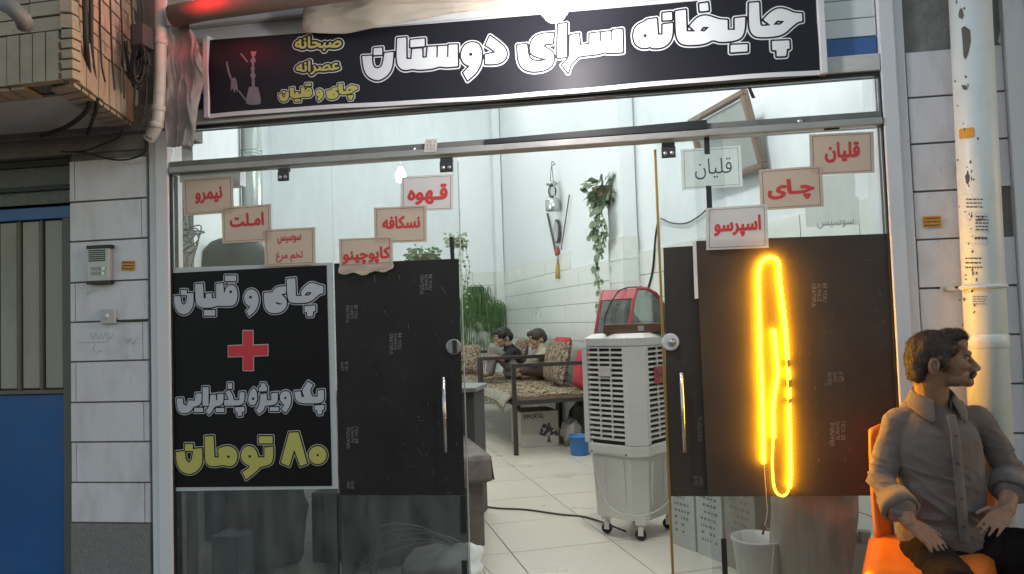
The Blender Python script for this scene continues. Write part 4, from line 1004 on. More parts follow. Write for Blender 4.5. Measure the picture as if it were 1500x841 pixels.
# hanging bulbs: one in view, three unseen ones added for room light
mBulb = EM('lit_room_bulb', (1, 1, .97), 40)
def bulb(label, p, power, r=.04):
    t = thing('hanging_bulb', label, 'lamp', p, 'hanging bulbs in the shop')
    MB().lathe(p, [(.004, -r*1.3), (r*.7, -r*1.1), (r, -r*.3), (r*.9, r*.4), (r*.5, r*1.2)], 16).build('bulb', mBulb, t, smooth=True)
    MB().lathe(p+ZD*(r*1.21), [(r*.5, 0), (r*.52, .05), (.006, .07)], 14).build('socket', mFrame, t, smooth=True)
    MB().tube([p+ZD*(r*1.2+.07), Vector((p.x, p.y, ZC))], .003, 6).build('cord', mFrame, t)
    l = bpy.data.lights.new('bulb_light', 'POINT'); l.energy = power; l.color = (1, .99, .94); l.shadow_soft_size = .09
    lo_ = place('bulb_light', l, None, None, p-ZD*(r*1.3+.1)) if False else bpy.data.objects.new('bulb_light', l)
    COL.objects.link(lo_) if lo_.name not in COL.objects else None
    lo_.parent = t; lo_.location = (0, 0, -r*1.3-.1)
bulb('lit bulb seen through the left door leaf above the pale notice', atv(587, 258, 4.2), 8.5, .05)
bulb('unseen bulb added just inside the shop front to light the floor and air cooler', rm(.1, .5, 3.9), 36)  # out of view, added to brighten the cooler front and near floor
bulb('unseen bulb added near the middle of the ceiling to light the room', rm(-.3, 3.4, 4.7), 12)  # out of view, added as room light
bulb('unseen bulb added near the back wall to light the room', rm(.1, 6.2, 4.8), 16)  # out of view, added to light the back of the room

# ------------------------------------------------------------------ day beds (takht) with rugs and cushions
mIron = M('dark_brown_iron', (.04, .032, .028), .5, metal=.2, var=.3)
mRug = PATTERN('leopard_rug', (.03, .022, .016), (.42, .34, .22), 26, thr=.5, dist=1.2)
mRugB = PATTERN('grey_green_rug_border', (.2, .19, .15), (.34, .31, .25), 40, thr=.5)
mCush = PATTERN('paisley_cushion', (.13, .08, .06), (.4, .34, .25), 34, thr=.52, dist=1.5)
mRed = M('red_fabric', (.4, .03, .04), .8, var=.15, bump=.2, bscale=60)
def daybed(label, u0, u1, v0, v1, zb=.55, back=False):
    t = thing('day_bed', label, 'day bed', rm((u0+u1)/2, (v0+v1)/2, 0))
    s = .042
    for u, v, h in ((u0, v0, .88), (u1, v0, .88), (u0, v1, .88), (u1, v1, .88)):
        MB().rbox(u-s/2, u+s/2, v-s/2, v+s/2, 0, h).build('post', mIron, t, bevel=.003)
    for v in (v0, v1): MB().rbox(u0+s/2, u1-s/2, v-s/2+.002, v+s/2-.002, .84, .878).build('end_rail', mIron, t, bevel=.003)
    for v in (v0, v1): MB().rbox(u0+s/2, u1-s/2, v-s/2+.004, v+s/2-.004, zb-.07, zb-.03).build('bed_rail', mIron, t)
    for u in (u0, u1): MB().rbox(u-s/2+.004, u+s/2-.004, v0+s/2, v1-s/2, zb-.07, zb-.03).build('bed_rail', mIron, t)
    MB().rbox(u0-.005, u1+.005, v0+s/2, v1-s/2, zb-.029, zb).build('bed_board', M('bed_wood', (.2, .13, .08), .7), t)
    return t
daybed('near day bed with a dark iron frame against the tiled wall', .45, 1.4, 3.94, 5.5)
daybed('far day bed on which the two boys sit', .45, 1.4, 5.6, 7.5)
def rug(label, u0, u1, v0, v1, zb, hang):
    t = thing('rug', label, 'rug', rm((u0+u1)/2, (v0+v1)/2, zb))
    def f(s, tt):
        v = v0+(v1-v0)*tt; x = s*(u1-u0+hang)-hang
        z = zb+.012+.008*math.sin(v*7+s*3)+.006*math.sin(s*13)
        if x >= 0: return rm(u0+x, v, z)
        k = -x/hang; return rm(u0-.03-.05*k+.012*math.sin(v*9), v, z-.02-hang*.75*k*(.7+.3*math.sin(v*2.2+1)))
    MB().grid(f, 28, 30).build('pile', mRug, t, smooth=True, solid=.008)
    g = lambda s, tt: f(s*hang/(u1-u0+hang), tt)+ZD*.006-UD*.004
    MB().grid(g, 8, 30).build('border', mRugB, t, smooth=True, solid=.008)
    b = MB(); rnd = random.Random(3)
    for i in range(90):
        p = f(0, i/89.)+ZD*.004; b.tube([p, p+Vector((rnd.uniform(-.01, .01), -.005, -.02)), p+Vector((rnd.uniform(-.02, .02), -.01, -.045))], .0025, 4)
    fr = b.build('fringe', mRugB, t); fr['kind'] = 'stuff'
rug('leopard patterned rug draped over the near day bed', .44, 1.38, 3.97, 5.47, .55, .2)
rug('patterned rug on the far day bed under the boys', .44, 1.38, 5.64, 7.47, .55, .08)
def cushion(label, p, w, h, d, lean, mat, turn=0, red=False):
    t = thing('cushion', label, 'cushion', p)
    ca = math.cos(RA+turn); sa = math.sin(RA+turn)
    n_ = Vector((-math.cos(RA+turn), -math.sin(RA+turn), 0)); a_ = Vector((-math.sin(RA+turn), math.cos(RA+turn), 0)); u_ = (ZD*math.cos(lean)-n_*math.sin(lean))
    nn = (n_*math.cos(lean)+ZD*math.sin(lean))
    def f(s, tt, sg):
        x, y = s*2-1, tt*2-1; k = (max(0, 1-abs(x)**4)*max(0, 1-abs(y)**4))**.5
        return p+a_*(x*w/2)+u_*((y+1)*h/2)+nn*(d/2+sg*d/2*k)
    b = MB(); b.grid(lambda s, tt: f(s, tt, 1), 14, 14); b.grid(lambda s, tt: f(s, tt, -1), 14, 14); b.build('cover', mat, t, smooth=True)
    if red:
        b = MB(); b.grid(lambda s, tt: f(s, .9+.1*tt, 1)+nn*.004, 12, 4); b.grid(lambda s, tt: f(s, .86+.14*tt, -1)-nn*.004, 12, 4); b.build('top_band', mRed, t, smooth=True)
cushion('patterned bolster cushion with red top leaning on the wall nearest the air cooler', rm(1.22, 4.85, .57), .5, .52, .14, .22, mCush, 0, True)
cushion('red cushion tucked behind the patterned bolster', rm(1.28, 4.22, .57), .34, .4, .12, .18, mRed)
cushion('patterned cushion next to the boy in the beige shirt, by the iron rail', rm(1.27, 5.3, .57), .3, .46, .13, .2, mCush)
cushion('patterned cushion between the two boys', rm(1.2, 6.55, .57), .45, .48, .14, .25, mCush)
cushion('dark patterned cushion at the far left end of the day bed', rm(.6, 7.2, .57), .4, .4, .14, .25, mCush, 1.2)

# ------------------------------------------------------------------ things under the day bed
mCard = M('pale_carton', (.42, .4, .35), .8, var=.08, scale=6, bump=.05, bscale=40)
def carton(label, p, a, bb, h, text=None, tree=False, mat=None):
    t = thing('carton', label, 'carton', p); a = Vector(a); bb = Vector(bb)
    MB().obox(p, a, bb, ZD*h).build('box', mat or mCard, t, bevel=.004)
    n_ = a.cross(ZD).normalized()
    if n_.dot(bb) > 0: n_ = -n_
    q = [p+ZD*h, p+a+ZD*h, p+a, p]
    f = quad_fn([x+n_*.002 for x in q])
    if text: font_on(text, f, (.08, .06, .62, .2), mPrintD, t, bold=.03)
    if tree:
        b = MB(); polys = [([(.66,.9),(.7,.8),(.69,.68),(.71,.68),(.73,.78),(.75,.68),(.77,.68),(.76,.8),(.8,.9),(.77,.9),(.74,.87),(.73,.92),(.71,.87),(.68,.9)], [])]
        rnd = random.Random(2)
        for i in range(40):
            a_ = rnd.uniform(math.pi*.95, math.pi*2.05); r_ = rnd.uniform(.3, 1); polys.append((circ(.73+.24*r_*math.cos(a_), .66+.3*r_*math.sin(a_), rnd.uniform(.025, .05), 7), []))
        Fd, xs, ys = sdf_field(polys, .01, .01); vs, fs = fill(Fd, xs, ys, 0, 6)
        layer(vs, fs, lambda x, y: f(x, y)).build('printed_tree', mPrintD, t)['kind'] = 'stuff'
    return t
pA_ = atz(763, 654, .0); carton('pale carton with printed tree and lettering under the near day bed', rm(uvz(pA_)[0]-.02, 4.3, 0), UD*.4, VD*.42, .36, 'IMMORTAL', True)
def crumple(name, label, cat, c, r, h, mat, seed, flat=.8):
    rnd = random.Random(seed); o = Vector((seed*3.1, seed, 0))
    def f(s, t):
        th = s*2*math.pi; ph = t*math.pi; rr = 1+.35*mnoise.noise(Vector((math.cos(th)*1.5, math.sin(th)*1.5, t*4))+o)+.15*mnoise.noise(Vector((math.cos(th)*5, math.sin(th)*5, t*11))+o)
        return Vector(c)+Vector((r*rr*math.sin(ph)**flat*math.cos(th), r*rr*math.sin(ph)**flat*math.sin(th), max(0.002, h/2*(1-math.cos(ph)*rr))))
    b = MB(); b.grid(f, 26, 16); return tag(b.build(name, mat, smooth=True), label, cat)
mBag = M('grey_plastic_bag', (.3, .28, .26), .35, var=.2, bump=.5, bscale=25)
crumple('plastic_bag', 'crumpled clear grey plastic bag under the near day bed', 'bag', rm(1.12, 4.25, 0), .11, .26, mBag, 3)
crumple('dark_sack', 'dark stuffed sack under the near day bed beside the plastic bag', 'sack', rm(1.28, 4.4, 0), .12, .42, M('dark_sack_cloth', (.1, .09, .08), .8, bump=.3, bscale=30), 4)
bk = thing('bucket', 'small blue plastic bucket on the floor beside the air cooler', 'bucket', rm(1.02, 3.72, 0))
mBlueB = M('blue_plastic', (.03, .16, .42), .4)
MB().lathe(rm(1.02, 3.72, 0), [(.085, 0), (.1, .17), (.106, .172), (.106, .185), (.096, .185), (.08, .02)], 20, cap=False).build('pail', mBlueB, bk, smooth=True)
c = rm(1.02, 3.72, .18); MB().tube([c+UD*(.104*math.cos(a))+Vector((0, 0, .0))+(-VD*.05+ZD*-.03)*math.sin(a) for a in [k*math.pi/12 for k in range(13)]], .003, 6).build('handle', mSteel, bk)

# ------------------------------------------------------------------ draped low cabinet at the left, floor items near the glass
mMarb = PATTERN('brown_marbled_cloth', (.12, .095, .085), (.23, .19, .17), 5, rough=.45, thr=.5, dist=2.5)
mMarb.node_tree.nodes['Color Ramp'].color_ramp.elements[0].position = .25; mMarb.node_tree.nodes['Color Ramp'].color_ramp.elements[1].position = .75
uc1 = -.445; uc0 = uvz(atv(541, 780, .97))[0]
cab = thing('low_cabinet', 'low cabinet covered in brown marbled cloth just inside the left door leaf', 'cabinet', rm((uc0+uc1)/2, 1.6, 0))
MB().rbox(uc0, uc1-.03, 1.0, 2.75, .07, .46).build('body', mMarb, cab, bevel=.006)
MB().rbox(uc0+.05, uc1-.08, 1.04, 2.6, 0, .07).build('plinth', mDark, cab)
b = MB()
def capf(s, t):
    z = .56; return rm(uc0-.02+(uc1-uc0+.03)*s, .965+1.83*t, z+.004*math.sin(s*9)*math.sin(t*12))
b.grid(capf, 20, 30)
b.grid(lambda s, t: capf(1, s)+ZD*(-.13*t-.012*math.sin(s*20)*t)+UD*(.015*t+.008*math.sin(s*17)*t), 30, 5)
b.grid(lambda s, t: capf(s, 0)+ZD*(-.13*t-.01*math.sin(s*16)*t)-VD*(.012*t+.008*math.sin(s*21)*t), 24, 5)
b.build('cloth_top', mMarb, cab, smooth=True, solid=.004)
crumple('carrier_bag', 'white plastic carrier bag on the floor behind the left door leaf', 'bag', rm(-.75, .62, 0), .2, .2, M('white_plastic_bag', (.6, .6, .58), .35, bump=.5, bscale=20), 8)
b = MB(); rnd = random.Random(4)
for k in range(5):
    c = rm(-.8+rnd.uniform(-.1, .1), .6, .1); b.tube(catmull([c-UD*(.4-.05*k), c-UD*.2+ZD*(.1+.03*k), c+ZD*(.14+.02*k), c+UD*.2+ZD*.08, c+UD*(.35-.04*k)-ZD*.08], 6), .004, 6)
tag(b.build('wire_bundle', M('pale_wire', (.5, .48, .45), .5), smooth=True), 'loose bundle of pale wire over the carrier bag on the floor', 'wire')
crumple('grey_sack', 'pale grey stuffed sack behind the lower left pane', 'sack', Vector((-2.0, .55, 0)), .2, .62, M('pale_sack', (.17, .17, .155), .8, bump=.4, bscale=20), 12)
carton('reddish brown carton behind the lower left pane', Vector((-1.78, .62, 0)), (.46, 0, 0), (0, .4, 0), .38, mat=M('red_brown_carton', (.13, .07, .055), .8))
carton('small white carton on the floor behind the corner of the left pane', Vector((-2.13, .2, 0)), (.15, 0, 0), (0, .16, 0), .26, mat=M('white_carton', (.3, .33, .35), .6))
b = MB(); b.box(-1.75, -1.2, 1.05, 1.4, .42, .46); 
sh = thing('metal_shelf', 'dark low shelf behind the lower left pane', 'shelf', (-1.5, 1.2, 0))
b.build('board', mDark, sh)
for x in (-1.74, -1.22):
    for y in (1.06, 1.38): MB().box(x-.012, x+.012, y-.012, y+.012, 0, .419).build('leg', mDark, sh)
kb = thing('added_cabinet', 'added dark cabinet hiding the bright floor behind the sacks and cartons by the left pane', 'cabinet', (-1.6, 1.2, 0))  # added to hide the bright floor and darken the view through the pane
MB().box(-2.1, -1.02, 1.45, 1.8, 0, .84).build('body', M('dark_cabinet', (.05, .05, .05), .6), kb, bevel=.005)
MB().box(-2.12, -1.0, 1.43, 1.82, .841, .87).build('top', M('cabinet_top', (.2, .2, .19), .4), kb, bevel=.004)
# big dark tea boiler with flue pipe
bo = thing('tea_boiler', 'dark domed tea boiler with a galvanised flue pipe behind the left pane', 'boiler', (-1.83, 1.0, 0))
bc = at(345, 380, 1.2); kb_ = at(345, 344, 1.0).z/1.75; bc = Vector((bc.x, bc.y, 0)); mBoil = M('boiler_metal', (.025, .03, .034), .6, var=.2, spec=.15)
MB().lathe(bc, [(r_, h_*kb_) for r_, h_ in [(.24, 0), (.24, .62), (.262, .64), (.262, 1.35), (.25, 1.55), (.22, 1.66), (.15, 1.73), (.1, 1.75)]], 28).build('drum', mBoil, bo, smooth=True)
fp = atv(369, 250, 4.2); mFlue = M('galvanised_flue', (.33, .36, .34), .35, metal=.6, var=.15, scale=4, stretch=(1, 1, .2))
fl_ = thing('flue_pipe', 'vertical galvanised flue pipe by the left wall', 'flue', Vector((fp.x, fp.y, 0)))
MB().tube([Vector((fp.x, fp.y, .0)), Vector((fp.x, fp.y, ZC))], .092, 20).build('pipe', mFlue, fl_, smooth=True)
for z in (1.6, 2.35, 2.9): 
    for k in range(3): MB().lathe(Vector((fp.x, fp.y, z+.03*k)), [(.0925, 0), (.097, .004), (.097, .012), (.0925, .016)], 20).build('joint_ring', mFlue, fl_, smooth=True)
# tangle of wires behind the left pane
b = MB(); rnd = random.Random(21)
for k in range(8):
    x = 257+rnd.uniform(0, 8); pts = [(x, 285+rnd.uniform(-8, 8)), (x+rnd.uniform(-2, 14), 315), (x+rnd.uniform(0, 20), 335), (x+rnd.uniform(0, 40), 343+rnd.uniform(-12, 12)), (x+rnd.uniform(-4, 30), 358+rnd.uniform(-10, 10)), (x+rnd.uniform(-2, 22), 372+rnd.uniform(-6, 8)), (x+rnd.uniform(0, 14), 420)]
    b.tube(catmull([at(px, py, .16+rnd.uniform(0, .05)) for px, py in pts], 6), .0035, 6)
tag(b.build('wire_tangle', M('grey_wire', (.2, .21, .2), .6), smooth=True), 'tangle of grey wires hanging behind the left edge of the pane', 'wires')
sbx = thing('switch_box', 'white switch box behind the highest left notice', 'switch box', at(280, 275, .3))
px_box((262, 244, 352, 275), .3, .06, mFrame, 'box', sbx, .004)
# display of plants seen over the black film
mLeaf = M('dark_green_leaf', (.05, .11, .035), .5, var=.4, scale=20)
mLeaf2 = M('grey_green_leaf', (.15, .22, .12), .5, var=.4, scale=20)
def leaf(b, p, d, n_, L, W):
    d = Vector(d).normalized(); n_ = (Vector(n_)-d*Vector(n_).dot(d)).normalized(); s = d.cross(n_)
    b.add([p, p+d*L*.35+s*W*.5+n_*W*.12, p+d*L*.35-s*W*.5+n_*W*.12, p+d*L*.75+s*W*.33, p+d*L*.75-s*W*.33, p+d*L-n_*W*.1, p+d*L*.4-n_*W*.05, p+d*L*.78-n_*W*.1],
          [(0, 1, 6), (0, 6, 2), (1, 3, 7, 6), (6, 7, 4, 2), (3, 5, 7), (7, 5, 4)])
def trailing_plant(label, top, strands, potR, seed, mat, wall_n, Ls=.07):
    rnd = random.Random(seed); t = thing('hanging_plant', label, 'plant', top)
    MB().lathe(top-ZD*potR*.9, [(potR*.5, 0), (potR*.85, potR*.5), (potR, potR*1.1), (potR*1.02, potR*1.15), (potR*.9, potR*1.15)], 16).build('pot', M('brown_pot', (.12, .1, .07), .7), t, smooth=True)
    b = MB(); st = MB()
    for i in range(int(200*potR/.14)):
        a = rnd.uniform(0, 6.28); r_ = potR*rnd.uniform(.2, 1.35); p = top+Vector((math.cos(a)*r_, math.sin(a)*r_, rnd.uniform(-1.1, .9)*potR*.9))
        leaf(b, p, Vector((math.cos(a), math.sin(a), rnd.uniform(-1, .5))), wall_n+Vector((0, 0, .6)), Ls*rnd.uniform(.7, 1.2), Ls*.75)
    for (dx, L) in strands:
        pts = []; n_ = max(3, int(L/.055)); p = top+dx+wall_n*potR*.6
        for k in range(n_+1):
            q = p+Vector((math.sin(k*.9+dx.x*30)*.018, math.cos(k*.7)*.012, -L*k/n_)); pts.append(q)
            if k:
                sgn = 1 if k % 2 else -1
                leaf(b, q, UD*0+VD*sgn*rnd.uniform(.5, 1)+ZD*rnd.uniform(-.9, 0)+wall_n*rnd.uniform(0, .6), wall_n, Ls*rnd.uniform(.8, 1.3), Ls*.85)
                if rnd.random() < .6: leaf(b, q, -VD*sgn*rnd.uniform(.4, 1)+ZD*rnd.uniform(-.9, .1), wall_n, Ls*rnd.uniform(.7, 1.1), Ls*.75)
        st.tube(pts, .003, 5)
    b.build('foliage', mat, t); st.build('stems', M('stem_green', (.1, .13, .05), .7), t)
tp_ = atu(889, 280, UR-.16)
trailing_plant('potted ivy trailing down the right wall from a wall pot', tp_, [(VD*.14, .55), (VD*.08, .72), (VD*.02, .6), (-VD*.05, .5), (VD*.1, 1.12), (VD*.19, .42), (-VD*.12, .45), (VD*.05, .85)], .14, 11, mLeaf2, -UD, .078)
tp2 = atv(668, 352, 5.2)
trailing_plant('pale trailing plant seen at the edge of the left door leaf', tp2, [(UD*.03, .5), (UD*.08, .75), (-UD*.06, .4), (UD*.12, .6)], .085, 12, mLeaf2, -VD, .045)
tp3 = atv(622, 378, 3.2)
trailing_plant('dark bushy pot plant seen over the film of the left door leaf', tp3, [(UD*.12, .2), (-UD*.12, .2)], .11, 13, mLeaf, -VD, .05)
gp = thing('grass_curtain', 'green artificial grass hanging on the back wall behind the boys', 'plant', rm(1.0, VB-.15, 1.8))
b = MB(); rnd = random.Random(17); gc = atv(700, 420, VB-.15)
for i in range(300):
    s = rnd.random(); px = 674+60*s; y0 = 424-9*math.sin(s*3.3)+abs(rnd.gauss(0, 22)) if s < .72 else 438+rnd.uniform(0, 18)
    p = atv(px, y0, VB-.1-rnd.uniform(0, .15)); L = rnd.uniform(.3, 1.0)*(1 if s < .72 else .75); w_ = rnd.uniform(.004, .009); dx = rnd.gauss(0, .07)
    prev = None
    for k in range(6):
        f_ = k/5; q = p+UD*(dx*f_**.5)-VD*.1*math.sin(min(1, f_*1.6)*2.2)+ZD*(.04*math.sin(f_*3)*(1-f_)-L*f_**1.3); ww = w_*(1-.6*f_)
        if prev: b.add([prev[0]-UD*prev[1], prev[0]+UD*prev[1], q+UD*ww, q-UD*ww], [(0, 1, 2, 3)])
        prev = (q, ww)
b.build('strands', M('artificial_grass', (.06, .13, .035), .6, var=.7, scale=14), gp)
MB().rbox(uvz(atv(686, 420, VB-.15))[0], uvz(atv(708, 420, VB-.15))[0], VB-.2, VB-.02, gc.z-.12, gc.z).build('planter', M('planter_dark', (.06, .07, .05), .7), gp)
# wall ornaments on the right wall
def onw(px, py, off=.03): return atu(px, py, UR-off)
ln = thing('oil_lantern', 'silver oil lantern hung on the right wall', 'lantern', onw(810, 310))
c0 = onw(810, 309, .1); c1 = onw(810, 268, .1); hL = (c1-c0).z
mSil = M('tin_silver', (.5, .52, .52), .25, metal=.8)
MB().lathe(c0, [(.085, 0), (.09, .01), (.09, hL*.38), (.07, hL*.45), (.05, hL*.48)], 20).build('tank', mSil, ln, smooth=True)
MB().lathe(c0+ZD*hL*.5, [(.035, 0), (.052, .06), (.05, hL*.3), (.03, hL*.42)], 18).build('chimney', GLASS('lantern_glass', (.8, .85, .85), 1, .05), ln, smooth=True)
MB().lathe(c0+ZD*hL*.93, [(.06, 0), (.075, .02), (.05, .045), (.03, .05)], 18).build('cap', mSil, ln, smooth=True)
for s in (-1, 1): MB().tube([c0+VD*s*.075+ZD*hL*.42, c0+VD*s*.08+ZD*hL*.7, c0+VD*s*.065+ZD*hL*.95], .007, 8).build('side_tube', mSil, ln)
MB().tube(catmull([c0+VD*.07+ZD*hL, c0+VD*.0+ZD*(hL+.2), onw(813, 241, .06), c0-VD*.02+ZD*(hL+.25), c0-VD*.06+ZD*hL], 6), .004, 6).build('bail', mDark, ln)
orn = thing('wall_ornament', 'crossed sticks with an oval mirror and tassel on the right wall', 'ornament', onw(817, 405))
mStick = M('dark_stick', (.08, .07, .07), .6)
MB().tube([onw(802, 313), onw(815, 374)], .014, 8).build('stick', mStick, orn); MB().tube([onw(834, 285), onw(822, 366)], .007, 8).build('stick', mStick, orn)
c = onw(817, 339, .02); hh = (onw(817, 321)-onw(817, 357)).z/2
b = MB(); b.prism([c+VD*(.11*math.cos(a))+ZD*hh*math.sin(a) for a in [k*math.pi/12 for k in range(24)]], -UD*.02); b.build('oval_frame', mStick, orn)
b = MB(); b.prism([c-UD*.021+VD*(.085*math.cos(a))+ZD*hh*.86*math.sin(a) for a in [k*math.pi/12 for k in range(24)]], -UD*.004); b.build('mirror', M('mirror_grey', (.45, .48, .48), .12, metal=.8), orn)
MB().lathe(onw(816.5, 374), [(.02, 0), (.035, .03), (.02, .09), (.005, .12)], 12).build('knot', M('red_gold_knot', (.3, .08, .05), .6), orn, smooth=True)
MB().lathe(onw(817.5, 408), [(.035, 0), (.028, .12), (.012, .2), (.01, .24)], 12).build('tassel', M('gold_tassel', (.45, .3, .08), .7), orn, smooth=True)
MB().tube([onw(817, 376), onw(817.5, 392)], .004, 6).build('cord', mStick, orn)
# tilted picture frame
pf = thing('picture_frame', 'bronze framed picture tilted forward high on the right wall', 'picture', onw(1090, 250))
vA, vB_ = uvz(onw(1094, 135, .16))[1], uvz(onw(1012, 166, .16))[1]; zB_ = uvz(onw(1094, 130, .16))[2]; zA = zB_-.5; tilt = .12
def pfp(s, t, off=0): return rm(UR-.03-tilt*t-off, vA+(vB_-vA)*s, zA+(zB_-zA)*t)
mBrz = M('bronze_frame', (.16, .095, .055), .45, metal=.2, var=.2)
for (s0, t0, s1, t1) in ((0, 0, 1, .07), (0, .93, 1, 1), (0, .0705, .06, .9295), (.94, .0705, 1, .9295)):
    b = MB(); b.hexa([pfp(s0, t0), pfp(s1, t0), pfp(s1, t0, .045), pfp(s0, t0, .045), pfp(s0, t1), pfp(s1, t1), pfp(s1, t1, .045), pfp(s0, t1, .045)]); b.build('frame_bar', mBrz, pf, bevel=.006)
b = MB(); b.hexa([pfp(.08, .09), pfp(.92, .09), pfp(.92, .09, .02), pfp(.08, .09, .02), pfp(.08, .91), pfp(.92, .91), pfp(.92, .91, .02), pfp(.08, .91, .02)]); b.build('picture', M('grey_picture', (.3, .32, .3), .6, var=.4, scale=3), pf)
def wcable(label, pts, r=.006, off=.02): return tag(MB().tube(catmull([onw(x, y, off) for x, y in pts], 8), r, 6).build('wall_cable', mCable, smooth=True), label, 'cable')
wcable('dark cable dropping down the wall to the red display case', [(964, 322), (960, 350), (956, 395), (950, 420), (946, 432)], .009)
wcable('grey cable swagged across the wall behind the right pane', [(968, 320), (985, 327), (1005, 327), (1022, 318), (1034, 308)], .006)
wcable('short bent wire on the wall behind the right pane', [(1270, 250), (1275, 236), (1285, 232), (1296, 233)], .008)

# ------------------------------------------------------------------ air cooler, red display case
mAC = M('white_cooler_plastic', (.62, .6, .56), .4, var=.05, scale=3, dirt=(.45, .41, .35), dscale=4, damt=.25)
mACd = M('cooler_dark_pad', (.05, .035, .028), .9, var=.4, scale=60)
AO = Vector((.04, 1.0, 0)); AR_ = R(56); rd = Vector((math.cos(AR_), math.sin(AR_), 0)); ld = Vector((-math.sin(AR_), math.cos(AR_), 0))
WLc, WRc = .40, .46
def A(l, r_, z): return AO+ld*l+rd*r_+ZD*z
ac = thing('air_cooler', 'tall white evaporative air cooler on castors standing in the doorway', 'air cooler', A(WLc/2, WRc/2, 0))
CH = .075
def ring(i, z, ch=CH): return [A(i, ch+i, z), A(ch+i, i, z), A(WLc-.03-i, i, z), A(WLc-i, .03+i, z), A(WLc-i, WRc-.05-i, z), A(WLc-.05-i, WRc-i, z), A(.05+i, WRc-i, z), A(i, WRc-.05-i, z)]
def loft(rings, name, mat, bevel=.004, cap=True):
    b = MB(); n = len(rings[0])
    for rg in rings: b.v += [tuple(p) for p in rg]
    for i in range(len(rings)-1):
        for j in range(n): b.f.append((i*n+j, i*n+(j+1) % n, (i+1)*n+(j+1) % n, (i+1)*n+j))
    b.f = [f[::-1] for f in b.f]
    if cap: b.f.append(tuple(range(n))); b.f.append(tuple((len(rings)-1)*n+n-1-j for j in range(n)))
    return b.build(name, mat, ac, bevel=bevel)
loft([ring(.028, .115), ring(.014, .47), ring(.014, .485)], 'water_tank', mAC)
loft([ring(.0, .487), ring(.0, .55)], 'body_base', mAC)
loft([ring(.018, .552), ring(.018, 1.125)], 'pad_core', mACd)
loft([ring(.0, 1.127), ring(.0, 1.175), ring(.035, 1.2)], 'top_cover', mAC)
# corner column and frames
b = MB(); b.prism([A(.0, CH, .552), A(CH, .0, .552), A(CH+.035, .0, .552), A(CH+.035, .02, .552), A(.02, CH+.035, .552), A(.0, CH+.035, .552)], ZD*.573); b.build('corner_column', mAC, ac, bevel=.003)
b = MB(); b.obox(A(WLc-.035, 0, .552), ld*.035, rd*.02, ZD*.573); b.build('corner_column', mAC, ac)
b = MB(); b.obox(A(0, WRc-.05, .552), ld*.02, rd*.05, ZD*.573); b.build('corner_column', mAC, ac)
def louvre(face):
    n = 19; z0, z1 = .575, 1.115
    for i in range(n):
        z = z0+(z1-z0)*i/(n-1)
        b = MB()
        if face == 'l': b.obox(A(CH+.036, .002, z), ld*(WLc-.072-CH), rd*.016+ZD*.006, ZD*.0075)
        else: b.obox(A(.002, CH+.036, z), rd*(WRc-.087-CH), ld*.016+ZD*.006, ZD*.0075)
        b.build('louvre_slat', mAC, ac)
    for k in (1, 2):
        b = MB()
        if face == 'l': b.obox(A(CH+.036+(WLc-.072-CH)*k/3-.004, .001, z0), ld*.008, rd*.01, ZD*(z1-z0+.01))
        else: b.obox(A(.001, CH+.036+(WRc-.087-CH)*k/3-.004, z0), rd*.008, ld*.01, ZD*(z1-z0+.01))
        b.build('louvre_stay', mAC, ac)
louvre('l'); louvre('r')
b = MB(); b.obox(A(CH+.12, -.004, .95), ld*.085, rd*.004, ZD*.06); b.build('white_label', mPaperW, ac)
b = MB(); b.obox(A(-.004, CH+.09, .9), rd*.2, ld*.004, ZD*.1); rdl = b.build('red_label', M('red_label', (.32, .05, .04), .5), ac)
q = [A(-.005, CH+.1, .985), A(-.005, CH+.28, .985), A(-.005, CH+.28, .92), A(-.005, CH+.1, .92)]
font_on('Energy', quad_fn(q), (.05, .2, .8, .85), M('dark_red_print', (.12, .02, .02), .5), rdl, 'label_print', .02, .05)
b = MB(); b.obox(A(CH+.05, -.003, .5), ld*.2, rd*.003, ZD*.045); b.build('service_hatch', mAC, ac, bevel=.002)
for l_ in (CH+.03, WLc-.05): MB().lathe(A(l_, -.001, .5), [(.006, 0), (.005, .004)], 8, -rd).build('screw', mDark, ac)
# raised brown band and side handle
_a, _b = at(884, 489, 1.12), at(976, 489, 1.2); b = MB(); b.obox(Vector((_a.x, _a.y, 1.201)), Vector((_b.x-_a.x, _b.y-_a.y, 0)), (.02, .12, 0), ZD*.055); cp = b.build('control_band', M('brown_band', (.13, .06, .04), .5), ac, bevel=.003)
b = MB(); _c = _a.lerp(_b, .55); b.obox(Vector((_c.x, _c.y-.003, 1.213)), (.035, .003, 0), (0, .002, 0), ZD*.03); b.build('badge', mIcom, cp)
